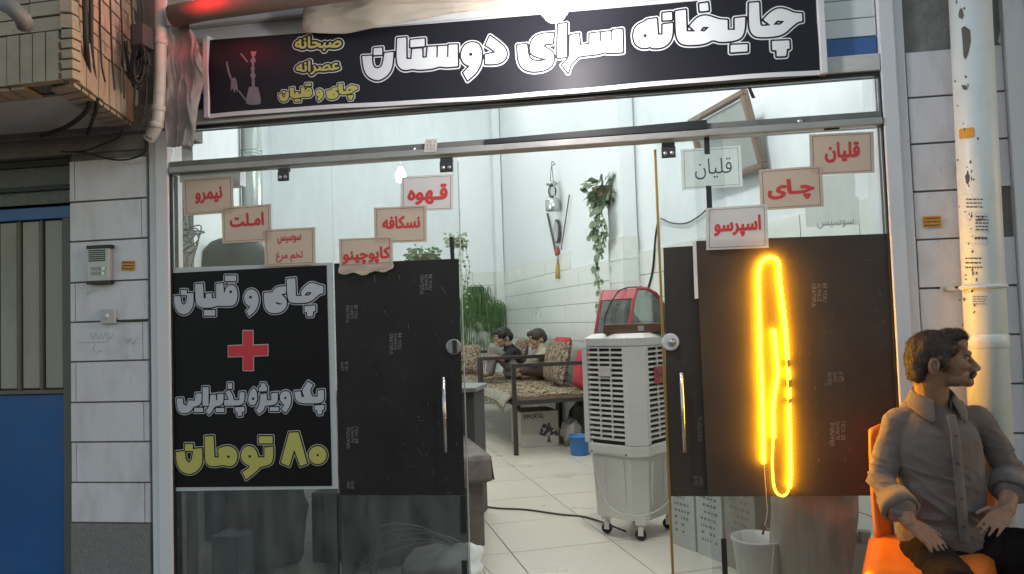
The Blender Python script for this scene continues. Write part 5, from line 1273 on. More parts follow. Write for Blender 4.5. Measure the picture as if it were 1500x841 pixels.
# tank ribs, castors, hose
for r_ in (.12, .26, .4): b = MB(); b.hexa([A(.016, r_, .2), A(.016, r_+.03, .2), A(.05, r_+.03, .2), A(.05, r_, .2), A(.004, r_, .46), A(.004, r_+.03, .46), A(.05, r_+.03, .46), A(.05, r_, .46)]); b.build('tank_rib', mAC, ac)
for l_ in (.13, .27): b = MB(); b.hexa([A(l_, .016, .2), A(l_+.03, .016, .2), A(l_+.03, .05, .2), A(l_, .05, .2), A(l_, .004, .46), A(l_+.03, .004, .46), A(l_+.03, .05, .46), A(l_, .05, .46)]); b.build('tank_rib', mAC, ac)
b = MB(); b.obox(A(.005, .34, .2), rd*.08, ld*.03, ZD*.14); b.build('drain_recess', M('recess_grey', (.25, .25, .25), .6), ac)
for l_, r_ in ((.08, .08), (WLc-.08, .08), (.08, WRc-.08), (WLc-.08, WRc-.08)):
    c = A(l_, r_, .033); wv = (rd+ld*.4).normalized()
    w_ = MB().lathe(c-wv*.011, [(.012, 0), (.032, .002), (.032, .02), (.012, .022)], 16, wv).build('castor_wheel', mBlack, ac, smooth=False)
    b = MB(); b.obox(c+wv*.014+Vector((-.012, -.012, 0)), wv*.004, wv.cross(ZD)*.03, ZD*.05); b.obox(c-wv*.018+Vector((-.012, -.012, 0)), wv*.004, wv.cross(ZD)*.03, ZD*.05); b.obox(c+Vector((-.03, -.03, .06)), (.06, 0, 0), (0, .06, 0), ZD*.045); b.build('castor_fork', mAC, w_)
MB().tube(catmull([A(WLc-.06, -.012, .5), A(WLc-.1, -.03, .36), A(.2, -.05, .2), A(.02, -.03, .17), A(-.04, .15, .2), A(-.03, .34, .3)], 8), .004, 6).build('hose', M('clear_hose', (.5, .48, .43), .4), ac, smooth=True)
fc = MB().tube(catmull([atz(700, 742), atz(730, 746), atz(770, 748), atz(820, 755), atz(862, 760)+ZD*.0, A(.2, .1, .02)], 8), .006, 8); fc.v = [(x, y, z+.007) for x, y, z in fc.v]
tag(fc.build('power_cable', mCable, smooth=True), 'dark power cable lying across the floor from the cabinet to the air cooler', 'cable')

mRedF = M('red_case_frame', (.34, .035, .045), .45, var=.12)
DO = atv(921, 497, 2.05); zD0 = DO.z
case = thing('display_case', 'red framed glass display case with curved front on a stand behind the air cooler', 'display case', Vector((DO.x, DO.y, 0)))
DA = R(40); dr_ = Vector((math.cos(DA), math.sin(DA), 0)); dl_ = Vector((-math.sin(DA), math.cos(DA), 0))
def D(l, r_, z): return Vector((DO.x, DO.y, 0))+dl_*l+dr_*r_+ZD*z
Wd, Dd, Hd = .42, .40, .33
MB().obox(D(0, 0, 0), dl_*Wd, dr_*Dd, ZD*(zD0-.02)).build('stand', mFrame, case, bevel=.005)
MB().obox(D(-.01, -.01, zD0-.018), dl_*(Wd+.02), dr_*(Dd+.02), ZD*.06).build('base', mRedF, case, bevel=.004)
zb = zD0+.043
prof = [(0.0, 0.0), (.07, Hd*.78), (.1, Hd), (.2, Hd*1.0), (.29, Hd*.88), (.36, Hd*.62), (.39, Hd*.3), (.395, 0.0)]
for l_ in (0, Wd-.02):
    MB().prism([D(l_, x, zb+z) for x, z in prof], dl_*.006).build('end_glass', GLASS('case_glass', (.8, .85, .82), 1, .1), case)
    MB().tube([D(l_+.003, x, zb+z) for x, z in prof], .012, 8).build('frame_arch', mRedF, case)
MB().prism([D(.018, .003, zb), D(Wd-.03, .003, zb), D(Wd-.03, .07, zb+Hd*.78), D(.018, .07, zb+Hd*.78)], -ld*0+dr_*.004).build('back_glass', GLASS('case_glass_back', (.75, .82, .84), 1, .15), case)
b = MB(); b.add([D(0, .068, zb+Hd*.78), D(Wd, .068, zb+Hd*.78), D(Wd, .1, zb+Hd), D(0, .1, zb+Hd), D(0, .22, zb+Hd), D(Wd, .22, zb+Hd)], [(0, 1, 2, 3), (3, 2, 5, 4)]); b.build('top_panel', mRedF, case, solid=.012)
b = MB(); ns = [(x, z) for x, z in prof[3:]]
for (x0, z0), (x1, z1) in zip(ns, ns[1:]): b.add([D(.02, x0, zb+z0), D(Wd-.02, x0, zb+z0), D(Wd-.02, x1, zb+z1), D(.02, x1, zb+z1)], [(0, 1, 2, 3)])
b.build('curved_glass', GLASS('case_glass_front', (.8, .85, .82), 1, .1), case, smooth=True)
b = MB(); b.prism([D(.1, .05, zb+.002), D(.1, .24, zb+.05), D(.1, .13, zb+.17)], dl_*.004); b.build('side_tray', mRedF, case)
tag(MB().tube(catmull([D(.3, .0, zb), D(.24, -.012, zb+.15), D(.18, .05, zb+.3), D(.12, .1, zb+Hd+.012), D(.05, .2, zb+Hd+.014)], 8), .005, 6).build('case_cable', mCable, smooth=True), 'black cable looped over the red display case', 'cable')

# ------------------------------------------------------------------ cartons, bucket, sack and can behind the right pane
p0 = atz(1003, 806); 
mCardG = M('grey_white_carton', (.5, .5, .47), .8, var=.06)
def wcarton(label, px0, py0, px1, py1, h, deep, mat):
    a, b_ = atz(px0, py0), atz(px1, py1); d = (b_-a); t = thing('carton', label, 'carton', (a+b_)/2)
    n_ = Vector((d.y, -d.x, 0)).normalized(); n_ = n_ if n_.dot(CAM-a) < 0 else -n_
    MB().obox(a, d, n_*deep, ZD*h).build('box', mat, t, bevel=.004)
    f = quad_fn([a+ZD*h-n_*.002, b_+ZD*h-n_*.002, b_-n_*.002, a-n_*.002]); b = MB(); rnd = random.Random(int(px0))
    for i in range(9):
        t_ = .1+.085*i; x = .2
        while x < .75: w2 = rnd.uniform(.04, .12); b.grid(lambda s, tt: f(x+w2*s, t_+.03*tt), 1, 1) if rnd.random() < .75 else 0; x += w2+.05
    b.build('printed_text', M('faded_print', (.2, .19, .18), .8), t)
wcarton('grey white carton nearest the gold door edge', 984, 796, 1019, 809, .44, .35, mCardG)
wcarton('grey white carton second from the gold door edge', 1022, 810, 1060, 826, .44, .35, mCardG)
wcarton('brownish carton behind the white bucket', 1064, 828, 1110, 850, .44, .3, M('brown_carton', (.33, .28, .22), .8))
c = atz(1113, 872); bk2 = thing('bucket', 'white ribbed plastic bucket behind the right pane under the rope light', 'bucket', c)
MB().lathe(c, [(.085, 0), (.093, .08), (.095, .083), (.102, .16), (.104, .163), (.112, .24), (.118, .255), (.118, .265), (.108, .265), (.085, .02)], 24, cap=False).build('pail', M('white_bucket', (.6, .57, .52), .4), bk2, smooth=True)
c = atz(1200, 880); sk = MB()
def skf(s, t):
    th = s*2*math.pi; o = mnoise.noise(Vector((math.cos(th)*2, math.sin(th)*2, t*3)))
    r_ = (.15+.04*math.sin(t*math.pi)+.03*o)*(1 if t < .96 else .6); return c+Vector((r_*math.cos(th), r_*.6*math.sin(th), .58*t))
sk.grid(skf, 30, 18); tag(sk.build('woven_sack', M('pale_sack_cloth', (.42, .36, .29), .8, var=.25, scale=9, bump=.3, bscale=30, stretch=(4, 4, .4)), smooth=True), 'tall streaked woven sack behind the right pane', 'sack')
c = atz(1256, 885); jc = thing('jerrycan', 'pale plastic jerrycan behind the right pane beside the orange chair', 'jerrycan', c)
mCan = M('pale_can', (.5, .46, .4), .4)
MB().box(c.x-.075, c.x+.075, c.y-.05, c.y+.05, 0, .27).build('body', mCan, jc, bevel=.025)
MB().lathe(c+ZD*.27+Vector((.045, 0, 0)), [(.022, 0), (.022, .03), (.026, .031), (.026, .05)], 14).build('cap', mCan, jc)
MB().tube(catmull([c+Vector((-.06, 0, .265)), c+Vector((-.055, 0, .31)), c+Vector((0, 0, .315)), c+Vector((.015, 0, .268))], 6), .01, 8).build('handle', mCan, jc, smooth=True)

# ------------------------------------------------------------------ people
def sph(b, c, r, M_=None, n=14):
    c = Vector(c); rr = r if isinstance(r, (tuple, list)) else (r, r, r); base = len(b.v); k = n//2+2
    for i in range(k+1):
        ph = math.pi*i/k
        for j in range(n):
            th = 2*math.pi*j/n; p = Vector((rr[0]*math.sin(ph)*math.cos(th), rr[1]*math.sin(ph)*math.sin(th), rr[2]*math.cos(ph)))
            if M_ is not None: p = M_ @ p
            b.v.append(tuple(c+p))
    for i in range(k):
        for j in range(n): a = base+i*n+j; e = base+i*n+(j+1) % n; b.f.append((a, e, e+n, a+n))
def cap(b, p0, r0, p1, r1, n=14):
    b.tube([p0, p1], [r0, r1], n); sph(b, p0, r0, None, n); sph(b, p1, r1, None, n)
def chain(b, pts):
    for (p, r), (q, s) in zip(pts, pts[1:]): cap(b, p, r, q, s)
def organic(name, b, mat, parent, voxel, smooth=6, disp=None, seed=0):
    me = bpy.data.meshes.new(name); me.from_pydata(b.v, [], b.f); me.update()
    o = bpy.data.objects.new(name, me); COL.objects.link(o)
    md = o.modifiers.new('r', 'REMESH'); md.mode = 'VOXEL'; md.voxel_size = voxel; md.use_smooth_shade = True
    md = o.modifiers.new('s', 'SMOOTH'); md.factor = .5; md.iterations = smooth
    dg = bpy.context.evaluated_depsgraph_get(); m2 = bpy.data.meshes.new_from_object(o.evaluated_get(dg))
    bpy.data.objects.remove(o); bpy.data.meshes.remove(me)
    if disp:
        cs = [v.co.copy() for v in m2.vertices]; ns = [v.normal.copy() for v in m2.vertices]
        m2.vertices.foreach_set('co', [q for c, n in zip(cs, ns) for q in c+n*disp(c)]); m2.update()
    l = WL[parent.name]; m2.transform(Matrix.Translation(-l)); m2.name = name
    m2.materials.clear(); m2.materials.append(mat)
    m2.polygons.foreach_set('use_smooth', [True]*len(m2.polygons))
    return place(name, m2, None, parent, l)
def hand(b, W, d, n_, handed, curl=.5, spread=.12, sc=1.):
    d = d.normalized(); n_ = (n_-d*n_.dot(d)).normalized(); x = n_.cross(d)*handed      # x points to the thumb side
    kn = []
    for k, off in enumerate((.030, .010, -.010, -.029)):
        K = W+d*(.088-.006*abs(k-1))*sc+x*off*sc; kn.append(K); cap(b, W+x*off*.55*sc+d*.01*sc, .0135*sc, K, .0115*sc, 10)
    for k, (K, Ls) in enumerate(zip(kn, ((.040, .026, .02), (.044, .029, .022), (.041, .027, .021), (.032, .021, .018)))):
        dd = (d+x*spread*(1.2-k)).normalized(); p = K; r = .0092
        for j, L in enumerate(Ls):
            a = curl*(.55, .8, .6)[j]*(1+.18*math.sin(k*2.1))
            dd = (dd*math.cos(a)-n_*math.sin(a)).normalized() if j == 0 else (dd*math.cos(a)+(dd.cross(x)*0-n_)*math.sin(a)).normalized()
            q = p+dd*L*sc; cap(b, p, r*sc, q, (r-.0011)*sc, 9); p = q; r -= .0011
    t0 = W+d*.022*sc+x*.024*sc; td = (d*.62+x*.7-n_*.3).normalized()
    t1 = t0+td*.04*sc; t2 = t1+(td*.6+d*.55-n_*.1).normalized()*.031*sc; t3 = t2+(d*.85+td*.2).normalized()*.024*sc
    cap(b, t0, .015*sc, t1, .0115*sc, 9); cap(b, t1, .0112*sc, t2, .0102*sc, 9); cap(b, t2, .010*sc, t3, .0085*sc, 9)
def head(b, H, mx, s=1., nose=True):                    # mx: 3x3 columns forward, left, up
    T = lambda x, y, z: H+mx @ Vector((x*s, y*s, z*s))
    def e(x, y, z, r): sph(b, T(x, y, z), tuple(q*s for q in r), mx, 18)
    e(-.005, 0, .022, (.096, .074, .083)); e(.05, 0, -.015, (.047, .058, .078)); e(.052, 0, -.068, (.056, .046, .036)); e(.093, 0, -.087, (.021, .024, .019))
    e(.09, 0, .02, (.02, .05, .015)); e(.07, 0, .055, (.03, .055, .035))
    for y in (-1, 1): e(.068, y*.04, -.022, (.028, .018, .02)); e(-.028, y*.073, -.024, (.021, .009, .033))
    if nose:
        cap(b, T(.1, 0, .008), .0085*s, T(.129, 0, -.036), .0105*s, 12); cap(b, T(.095, 0, -.03), .015*s, T(.118, 0, -.04), .0115*s, 12)
        for y in (-1, 1): e(.113, y*.013, -.043, (.012, .008, .008))
    e(.103, 0, -.064, (.012, .022, .007)); e(.102, 0, -.076, (.011, .019, .006))
    return T
mSkin = M('tanned_skin', (.25, .132, .085), .55, spec=.3, var=.22, scale=38, bump=.3, bscale=90, trans=.05, dirt=(.2, .11, .08), dscale=14, damt=.15)
mSkin2 = M('boy_skin', (.36, .215, .145), .5, var=.1, scale=30, trans=.08)
mHair = M('dark_brown_hair', (.045, .026, .02), .55, var=.5, scale=120, bump=.7, bscale=160, stretch=(1, 1, .3))
mHairB = M('black_hair', (.012, .011, .011), .5, var=.4, scale=120, bump=.5, bscale=140)
mShirt = M('grey_brown_shirt', (.13, .096, .086), .9, var=.1, scale=14, bump=.2, bscale=60, sheen=.15)
mTrous = M('black_trousers', (.012, .0085, .0085), .9, var=.2, scale=20, bump=.3, bscale=60, spec=.12)
mChair = M('orange_chair_plastic', (.62, .16, .02), .35, var=.07, scale=4)
mEye = M('dark_eye', (.02, .015, .012), .2); mEyeW = M('eye_white', (.3, .25, .22), .4)

YM = -.28
def m3(px, py, dy=0.): return at(px, py, YM+dy)
man = thing('person', 'man in a grey brown shirt and dark trousers sitting on the orange chair, looking right', 'person', Vector((m3(1385, 800).x, YM, ZS)))
fwd = (rt*math.cos(R(20))-fw*math.sin(R(20))); fwd.z = 0; fwd.normalize()
lat = ZD.cross(fwd).normalized()
hm = Matrix((fwd, lat, ZD)).transposed()
Hc = m3(1374, 526, -.01)
body = MB()
T = head(body, Hc, hm)
sR, sL = m3(1308, 618, .03), m3(1438, 614, .05)
eR, eL = m3(1290, 700, -.02), m3(1481, 692, .02)
wR, wL = m3(1332, 766, -.19), m3(1475, 747, -.1)
nb = m3(1366, 600, .04)
chain(body, [(T(-.03, 0, -.045), .058), (nb, .06), (nb-ZD*.06, .08)])
chain(body, [(nb-ZD*.05, .07), (m3(1372, 700, .03), .075), (m3(1385, 790, .05), .08)])
chain(body, [(nb-ZD*.03, .05), (sR, .036), (eR, .03), (wR, .026)]); chain(body, [(nb-ZD*.03, .05), (sL, .036), (eL, .03), (wL, .026)])
chain(body, [(eR.lerp(wR, .55), .036), (wR, .027)]); chain(body, [(eL.lerp(wL, .45), .036), (wL, .027)])
hR = m3(1373, 797, -.24)-wR
hand(body, wR, hR, Vector((.15, -.55, .8)), 1, .5, .12, .92)
hL_ = m3(1444, 778, -.2)-wL
hand(body, wL, hL_, Vector((-.1, -.75, .65)), -1, .42, .05, .86)
hipR, hipL = m3(1352, 812, .02), m3(1418, 806, .03)
knR = Vector((hipR.x-.06, -.72, hipR.z+.03)); knL = Vector((hipL.x+.38, -.52, hipL.z+.06))
anR = Vector((knR.x+.02, -.66, ZS+.08)); anL = Vector((knL.x+.05, -.5, ZS+.08))
for h_, k_, a_ in ((hipR, knR, anR), (hipL, knL, anL)): chain(body, [(h_, .05), (k_, .04), (a_, .033), (a_+Vector((0, -.13, -.045)), .03)])
organic('body', body, mSkin, man, .0042, 4)
# hair, moustache, brows, eyes
hb = MB()
def he(x, y, z, r): sph(hb, T(x, y, z), r, hm, 18)
he(-.012, 0, .038, (.095, .078, .072)); he(-.053, 0, .0, (.06, .074, .068)); he(.045, 0, .083, (.055, .056, .032)); he(.075, 0, .082, (.028, .045, .022))
for y in (-1, 1): he(-.075, y*.035, -.04, (.03, .035, .045)); he(.012, y*.071, .0, (.014, .008, .04)); he(.02, y*.062, .04, (.04, .014, .03))
organic('hair', hb, mHair, man, .005, 3, lambda c: .003*mnoise.noise(Vector((c.x*40, c.y*40, c.z*25)))+.0015*mnoise.noise(c*120))
ho = man.children[-1]; hs_ = MB(); rnd = random.Random(31); hv = ho.data.vertices
for i in range(5200):
    v = hv[rnd.randrange(len(hv))]; p = v.co+ho.matrix_basis.translation*0+WL[man.name]; n_ = v.normal
    flow = (-fwd*.75-ZD*.55+lat*rnd.uniform(-.2, .2)) if (p-Hc).dot(fwd) < .06 else (fwd*.25-lat*.5+ZD*.25-fwd*rnd.uniform(0, .6))
    d_ = flow-n_*flow.dot(n_); d_ = (d_.normalized() if d_.length > .05 else -ZD)+n_*rnd.uniform(.08, .35); L_ = rnd.uniform(.012, .026); sd2 = d_.cross(n_).normalized()*rnd.uniform(.0006, .0012)
    q_ = p+n_*.001; hs_.add([q_-sd2, q_+sd2, q_+d_*L_*.6+sd2*.7, q_+d_*L_*.6-sd2*.7, q_+d_*L_-n_*.003], [(0, 1, 2, 3), (3, 2, 4)])
hs_.build('hair_strands', mHair, man)['kind'] = 'stuff'
mb_ = MB()
for y in (-1, 1): cap(mb_, T(.115, 0, -.055), .0105, T(.103, y*.032, -.064), .008, 10)
organic('moustache', mb_, mHair, man, .0025, 2)
for y in (-1, 1):
    eb = MB(); cap(eb, T(.105, y*.014, .021), .0055, T(.093, y*.043, .022), .004, 9); organic('eyebrow', eb, mHair, man, .002, 2)
    ev = MB(); sph(ev, T(.084, y*.031, .002), .0108, None, 14); ev.build('eye', mEyeW, man, smooth=True)
    ev = MB(); sph(ev, T(.0905, y*.033, .002), .0055, None, 10); ev.build('iris', mEye, man, smooth=True)
    ev = MB(); cap(ev, T(.096, y*.018, .0095), .0042, T(.084, y*.045, .007), .004, 8); ev.build('eyelid', mSkin, man, smooth=True)
for y in (-1, 1):
    er = MB(); er.tube([T(-.026+.0135*math.cos(a)*(1.1 if math.sin(a) > 0 else .8), y*.0815, -.022+.024*math.sin(a)) for a in [k*math.pi/8-.6 for k in range(14)]], .004, 7); er.build('ear_rim', mSkin, man, smooth=True)
# shirt
sh_ = MB()
def se(c, r): sph(sh_, c, r, None, 20)
se(m3(1371, 665, .015), (.158, .1, .19)); se(m3(1375, 730, .015), (.148, .104, .2)); se(m3(1380, 780, .02), (.152, .116, .1))
cap(sh_, m3(1345, 650, .02), .085, m3(1362, 780, .02), .09); cap(sh_, m3(1400, 650, .02), .085, m3(1404, 780, .02), .09)
cap(sh_, m3(1318, 618, .035), .052, m3(1428, 614, .045), .052); cap(sh_, m3(1366, 597, .045), .068, m3(1367, 640, .02), .1)
cap(sh_, m3(1340, 602, .04), .05, m3(1395, 600, .045), .05)
chain(sh_, [(m3(1312, 622, .03), .05), (m3(1302, 660, .01), .046), (eR, .045), (eR.lerp(wR, .62), .044)])
chain(sh_, [(m3(1436, 619, .05), .049), (m3(1460, 655, .04), .045), (eL, .044), (eL.lerp(wL, .42), .044)])
cR0, cR1 = eR.lerp(wR, .42), eR.lerp(wR, .68); cap(sh_, cR0, .047, cR1, .047)
cL0, cL1 = eL.lerp(wL, .12), eL.lerp(wL, .45); cap(sh_, cL0, .048, cL1, .048)
def ridge(v): return (1-abs(mnoise.noise(v)))**4
def folds(c):
    p = c-man.location
    f = mnoise.noise(Vector((p.x*8, p.y*8, p.z*12)))*.006
    a = p.z*.85+p.x*.5; b2 = -p.z*.5+p.x*.85
    low = max(.25, min(1, (.9-p.z)*3))
    f += .010*(1-abs(mnoise.noise(Vector((a*15, b2*4, p.y*5)))))**9*low
    f += .008*(1-abs(mnoise.noise(Vector((b2*6+3, a*16, p.y*6)))))**9*low
    arm = max(0, abs(p.x+.02)-.15)*8; f += min(1, arm)*.007*(1-abs(mnoise.noise(Vector((p.x*9, p.y*9, p.z*26+5)))))**7
    f += .0015*ridge(Vector((p.x*30, p.y*22, p.z*34)))
    return f
organic('shirt', sh_, mShirt, man, .005, 9, folds)
# collar, placket, buttons, cuffs
fd = (Vector((.16, -1, 0))).normalized()
cb_ = MB(); cc_ = m3(1367, 583, .03); sd_ = fd.cross(ZD).normalized()
def colf(s, t):
    th = R(-152+304*s); fr = max(0, abs(s-.5)*2-.45)/.55                     # 0 at the nape, 1 at the two points
    dr = (-fd*math.cos(th)+sd_*math.sin(th))
    if t < .35: k = t/.35; r_ = .064+.004*k; z_ = -.012+.052*k-.016*fr
    else: k = (t-.35)/.65; r_ = .068+.026*k+.022*k*fr; z_ = .04-.016*fr-(.052+.034*fr*fr)*k
    return cc_+dr*r_+ZD*(z_-.022*fr)
cb_.grid(colf, 40, 8); cb_.build('collar', mShirt, man, smooth=True, solid=.004)
pk = MB(); cpts = [m3(x, y, d) for x, y, d in ((1393, 608, -.075), (1398, 630, -.104), (1401, 655, -.118), (1404, 690, -.115), (1408, 730, -.124), (1411, 765, -.122), (1414, 795, -.115))]
pc = catmull(cpts, 6)
pk.grid(lambda s, t: pc[round(t*(len(pc)-1))]+rt*.032*(s-.5), 2, len(pc)-1)
pk.build('placket', mShirt, man, smooth=True, solid=.006)
for k in (8, 16, 24, 31): MB().lathe(pc[k]-fw*.006, [(.0055, 0), (.0055, .002), (.003, .003)], 10, -fw).build('button', M('button_%d' % k, (.08, .06, .055), .4), man)
for c0_, c1_, r_ in ((cR0, cR1, .0575), (cL0, cL1, .058)):
    ax = (c1_-c0_).normalized(); L = (c1_-c0_).length
    cu = MB(); cu.lathe(c0_, [(r_-.006, 0), (r_+.002, .006), (r_+.003, L*.55), (r_+.006, L*.56), (r_+.008, L+.012), (r_-.004, L+.014), (r_-.01, L*.8)], 24, ax, cap=False)
    cu.v = [tuple(Vector(p)+Vector((1, 1, 1))*.006*mnoise.noise(Vector(p)*22)) for p in cu.v]
    cu.build('rolled_cuff', mShirt, man, smooth=True, solid=.004)
# trousers and shoes
tr = MB(); sph(tr, m3(1385, 805, .03), (.168, .13, .085), None, 20)
for h_, k_, a_ in ((hipR, knR, anR), (hipL, knL, anL)): chain(tr, [(h_, .092), (h_.lerp(k_, .5), .085), (k_, .07), (k_.lerp(a_, .5), .065), (a_+ZD*.03, .06)])
organic('trousers', tr, mTrous, man, .009, 5, lambda c: .008*mnoise.noise(Vector((c.x*12, c.y*12, c.z*20)))+.004*mnoise.noise(c*40))
for a_ in (anR, anL):
    s_ = MB(); chain(s_, [(a_+Vector((0, .03, -.03)), .042), (a_+Vector((0, -.1, -.045)), .04), (a_+Vector((0, -.17, -.05)), .032)]); organic('shoe', s_, mBlack, man, .008, 4)

# ------------------------------------------------------------------ orange plastic chair
ch = thing('plastic_chair', 'orange plastic chair under the seated man', 'chair', Vector((m3(1368, 800).x, -.3, ZS)))
cx0, cx1 = at(1272, 720, -.12).x, at(1455, 720, -.12).x; cxm = (cx0+cx1)/2; sz = .405
def seatf(s, t):
    fl0, fr0 = at(1261, 835, -.62).x, at(1440, 832, -.62).x; y = -.62+.48*t
    xl_ = fl0+(cx0-.01-fl0)*t; xr_ = fr0+(cx1+.01-fr0)*t; x = xl_+(xr_-xl_)*s
    e_ = max(0, abs(s-.5)-.36)/.14; fr = max(0, .12-t)/.12
    return Vector((x, y, sz-.018*math.sin(s*math.pi)*math.sin(t*math.pi)-.025*e_*e_-.03*fr*fr))
st_ = MB(); st_.grid(seatf, 24, 20); st_.build('seat', mChair, ch, smooth=True, solid=.012)
ap = MB()
ap.grid(lambda s, t: seatf(s, 0)+ZD*(-.07*t)+Vector((0, .006*t, 0)), 20, 3)
ap.grid(lambda s, t: seatf(0, s)+ZD*(-.06*t)+Vector((-.004*t, 0, 0)), 16, 3); ap.grid(lambda s, t: seatf(1, s)+ZD*(-.06*t)+Vector((.004*t, 0, 0)), 16, 3)
ap.build('apron', mChair, ch, smooth=True, solid=.008)
zt_ = at(1283, 618, -.1).z
def bk_(s, t):
    a = (s-.5)*2; x = cxm+a*((cx1-cx0)/2)*(1-.1*t*t); y = -.135+.055*t-.05*a*a*(1-.2*t)+.02*t
    top = zt_-.035*abs(a)**3+.01; return Vector((x, y, sz-.005+(top-sz)*t))
for s0, s1 in ((0, .16), (.84, 1)): MB().grid(lambda s, t: bk_(s0+(s1-s0)*s, t), 5, 14).build('back_upright', mChair, ch, smooth=True, solid=.016)
MB().grid(lambda s, t: bk_(.155+.69*s, .78+.22*t), 16, 5).build('top_rail', mChair, ch, smooth=True, solid=.016)
for k in range(4): MB().grid(lambda s, t: bk_(.2+.155*k+.12*s, .02+.765*t), 3, 10).build('back_slat', mChair, ch, smooth=True, solid=.01)
for sx in (-1, 1):
    for y, dy in ((-.58, -.03), (-.17, .05)):
        x = (cxm+sx*((cx1-cx0)/2-.01)) if y > -.4 else (seatf(.07, .06).x if sx < 0 else seatf(.93, .06).x); lg = MB()
        lg.hexa([(x+sx*.03-.022, y+dy-.02, ZS), (x+sx*.03+.022, y+dy-.02, ZS), (x+sx*.03+.022, y+dy+.02, ZS), (x+sx*.03-.022, y+dy+.02, ZS), (x-.03, y-.028, sz-.03), (x+.03, y-.028, sz-.03), (x+.03, y+.028, sz-.03), (x-.03, y+.028, sz-.03)])
        lg.build('leg', mChair, ch, bevel=.008)

# ------------------------------------------------------------------ the two boys on the far day bed
def boy(label, Vd, hd, neck, chest, hip, knees, feet, elbows, hands, mats, look=0., sleeve=.5):
    B_ = lambda q: atv(q[0], q[1], Vd+(q[2] if len(q) > 2 else 0))
    t = thing('person', label, 'person', B_(hip)-ZD*.1)
    fb = (-UD*math.cos(look)-VD*math.sin(look)); lb = ZD.cross(fb).normalized()
    tl = .35; f2 = (fb*math.cos(tl)-ZD*math.sin(tl)); u2 = (ZD*math.cos(tl)+fb*math.sin(tl)); mx = Matrix((f2, lb, u2)).transposed()
    b = MB(); H = B_(hd); TT = head(b, H, mx, 1.03)
    ck, cc, ch_ = B_(neck), B_(chest), B_(hip)
    chain(b, [(TT(-.03, 0, -.05), .05), (ck, .055), (cc, .09), (ch_, .11)])
    sh2 = MB(); tr2 = MB()
    chain(sh2, [(ck+ZD*-.01, .07), (cc, .125), (ch_+ZD*.03, .13)])
    sph(tr2, ch_-ZD*.02, (.15, .15, .1))
    for s, (k_, f_, e_, h_) in zip((-1, 1), zip(knees, feet, elbows, hands)):
        k2, f2_, e2, h2 = B_(k_), B_(f_), B_(e_), B_(h_); s0 = ck-ZD*.07+VD*s*.13; hp = ch_+VD*s*.08
        chain(b, [(ck-ZD*.05, .05), (s0, .042), (e2, .034), (h2, .024)]); chain(b, [(hp, .06), (k2, .045), (f2_, .035), (f2_+fb*.12-ZD*.02, .03)])
        hand(b, h2, (fb*.8-ZD*.4), ZD+fb*.3, 1 if s < 0 else -1, .6, .1, .85)
        m_ = s0.lerp(e2, sleeve*1.6) if sleeve < .6 else e2
        chain(sh2, [(ck-ZD*.06, .07), (s0, .062), (m_, .055)] + ([(e2.lerp(h2, .8), .043)] if sleeve > .6 else []))
        chain(tr2, [(hp, .09), (k2, .068), (f2_+ZD*.02, .052)])
    organic('body', b, mSkin2, t, .007, 3)
    wr_ = lambda c: .012*mnoise.noise(c*11)+.005*mnoise.noise(c*28)
    organic('shirt', sh2, mats[0], t, .012, 5, wr_); organic('trousers', tr2, mats[1], t, .012, 5, wr_)
    hb = MB()
    for x, y, z, r in ((-.012, 0, .04, (.103, .084, .08)), (-.055, 0, -.005, (.066, .08, .075)), (.05, 0, .085, (.055, .06, .032))): sph(hb, TT(x, y, z), tuple(q*1.03 for q in r), mx, 16)
    organic('hair', hb, mats[2] if len(mats) > 2 else mHairB, t, .008, 2, lambda c: (.012 if len(mats) < 3 else .005)*mnoise.noise(c*38)+.005)
mBlkT = M('black_tshirt', (.016, .016, .018), .9, var=.2, bump=.2, bscale=100); mGryT = M('grey_trousers', (.22, .21, .19), .9, var=.15, bump=.2, bscale=100)
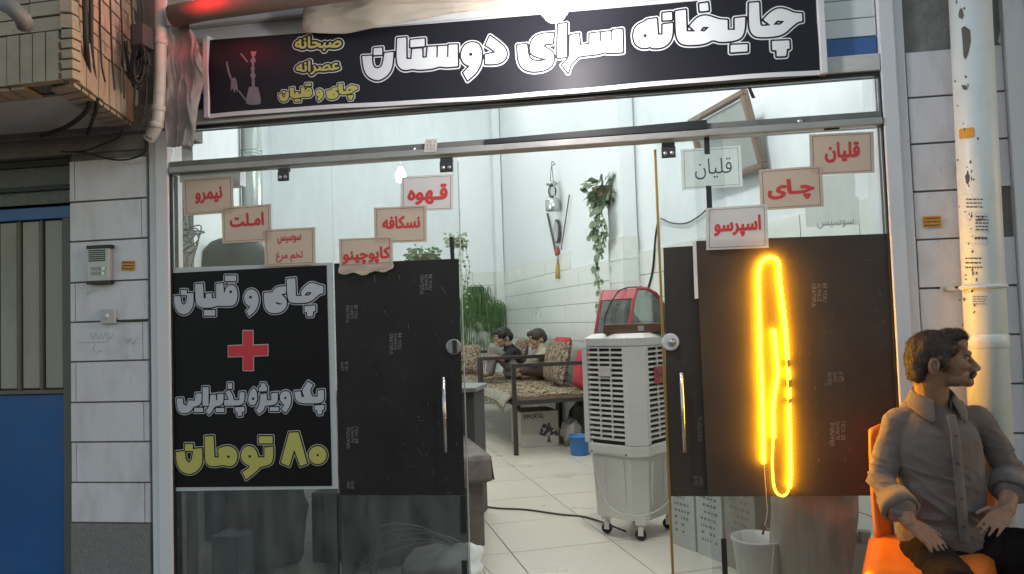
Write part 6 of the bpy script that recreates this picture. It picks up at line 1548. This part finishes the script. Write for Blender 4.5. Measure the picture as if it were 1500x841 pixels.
mBei = M('beige_shirt', (.4, .37, .27), .9, var=.12, bump=.2, bscale=100); mBrnT = M('brown_trousers', (.15, .1, .075), .9, var=.15, bump=.2, bscale=100)
boy('boy in a black shirt with grey trousers and raised knees on the far day bed', 6.05, (737, 494), (746, 508), (751, 522), (754, 542), [(722, 511, -.12), (724, 512, .12)], [(718, 547, -.1), (720, 547, .1)], [(737, 527, -.22), (738, 526, .2)], [(722, 521, -.15), (724, 519, .14)], (mBlkT, mGryT))
boy('boy in a beige shirt sitting cross legged beside the boy in black', 5.85, (787, 496), (793, 509), (797, 524), (799, 543), [(768, 541, -.2), (772, 541, .15)], [(780, 549, -.16), (766, 549, .02)], [(780, 531, -.24), (783, 530, .18)], [(764, 539, -.16), (766, 537, .1)], (mBei, mBrnT, mHair), sleeve=.9)

# ------------------------------------------------------------------ puff of smoke by the boys
m_, t_, out_ = nodes('tobacco_smoke'); pv = t_.nodes.new('ShaderNodeVolumePrincipled'); pv.inputs['Color'].default_value = (.9, .92, .92, 1)
tc = t_.nodes.new('ShaderNodeNewGeometry'); nz = t_.nodes.new('ShaderNodeTexNoise'); nz.inputs['Scale'].default_value = 7; nz.inputs['Detail'].default_value = 3
mr = t_.nodes.new('ShaderNodeMapRange'); mr.inputs[1].default_value = .42; mr.inputs[2].default_value = .75; mr.inputs[3].default_value = 0; mr.inputs[4].default_value = 5
t_.links.new(tc.outputs['Position'], nz.inputs['Vector']); t_.links.new(nz.outputs[0], mr.inputs[0]); t_.links.new(mr.outputs[0], pv.inputs['Density']); t_.links.new(pv.outputs[0], out_.inputs['Volume'])
pc0 = atv(702, 494, 5.9); b = MB()
for dx, dz, r_ in ((0, 0, .11), (-.1, .04, .09), (.09, -.03, .09), (-.02, .1, .08)): sph(b, pc0+UD*dx+ZD*dz, (r_, r_, r_))
sm = thing('smoke', 'thin puff of pale smoke in front of the boy in black', 'smoke', pc0); organic('puff', b, m_, sm, .015, 4, lambda c: .03*mnoise.noise(c*9))
sm['kind'] = 'stuff'
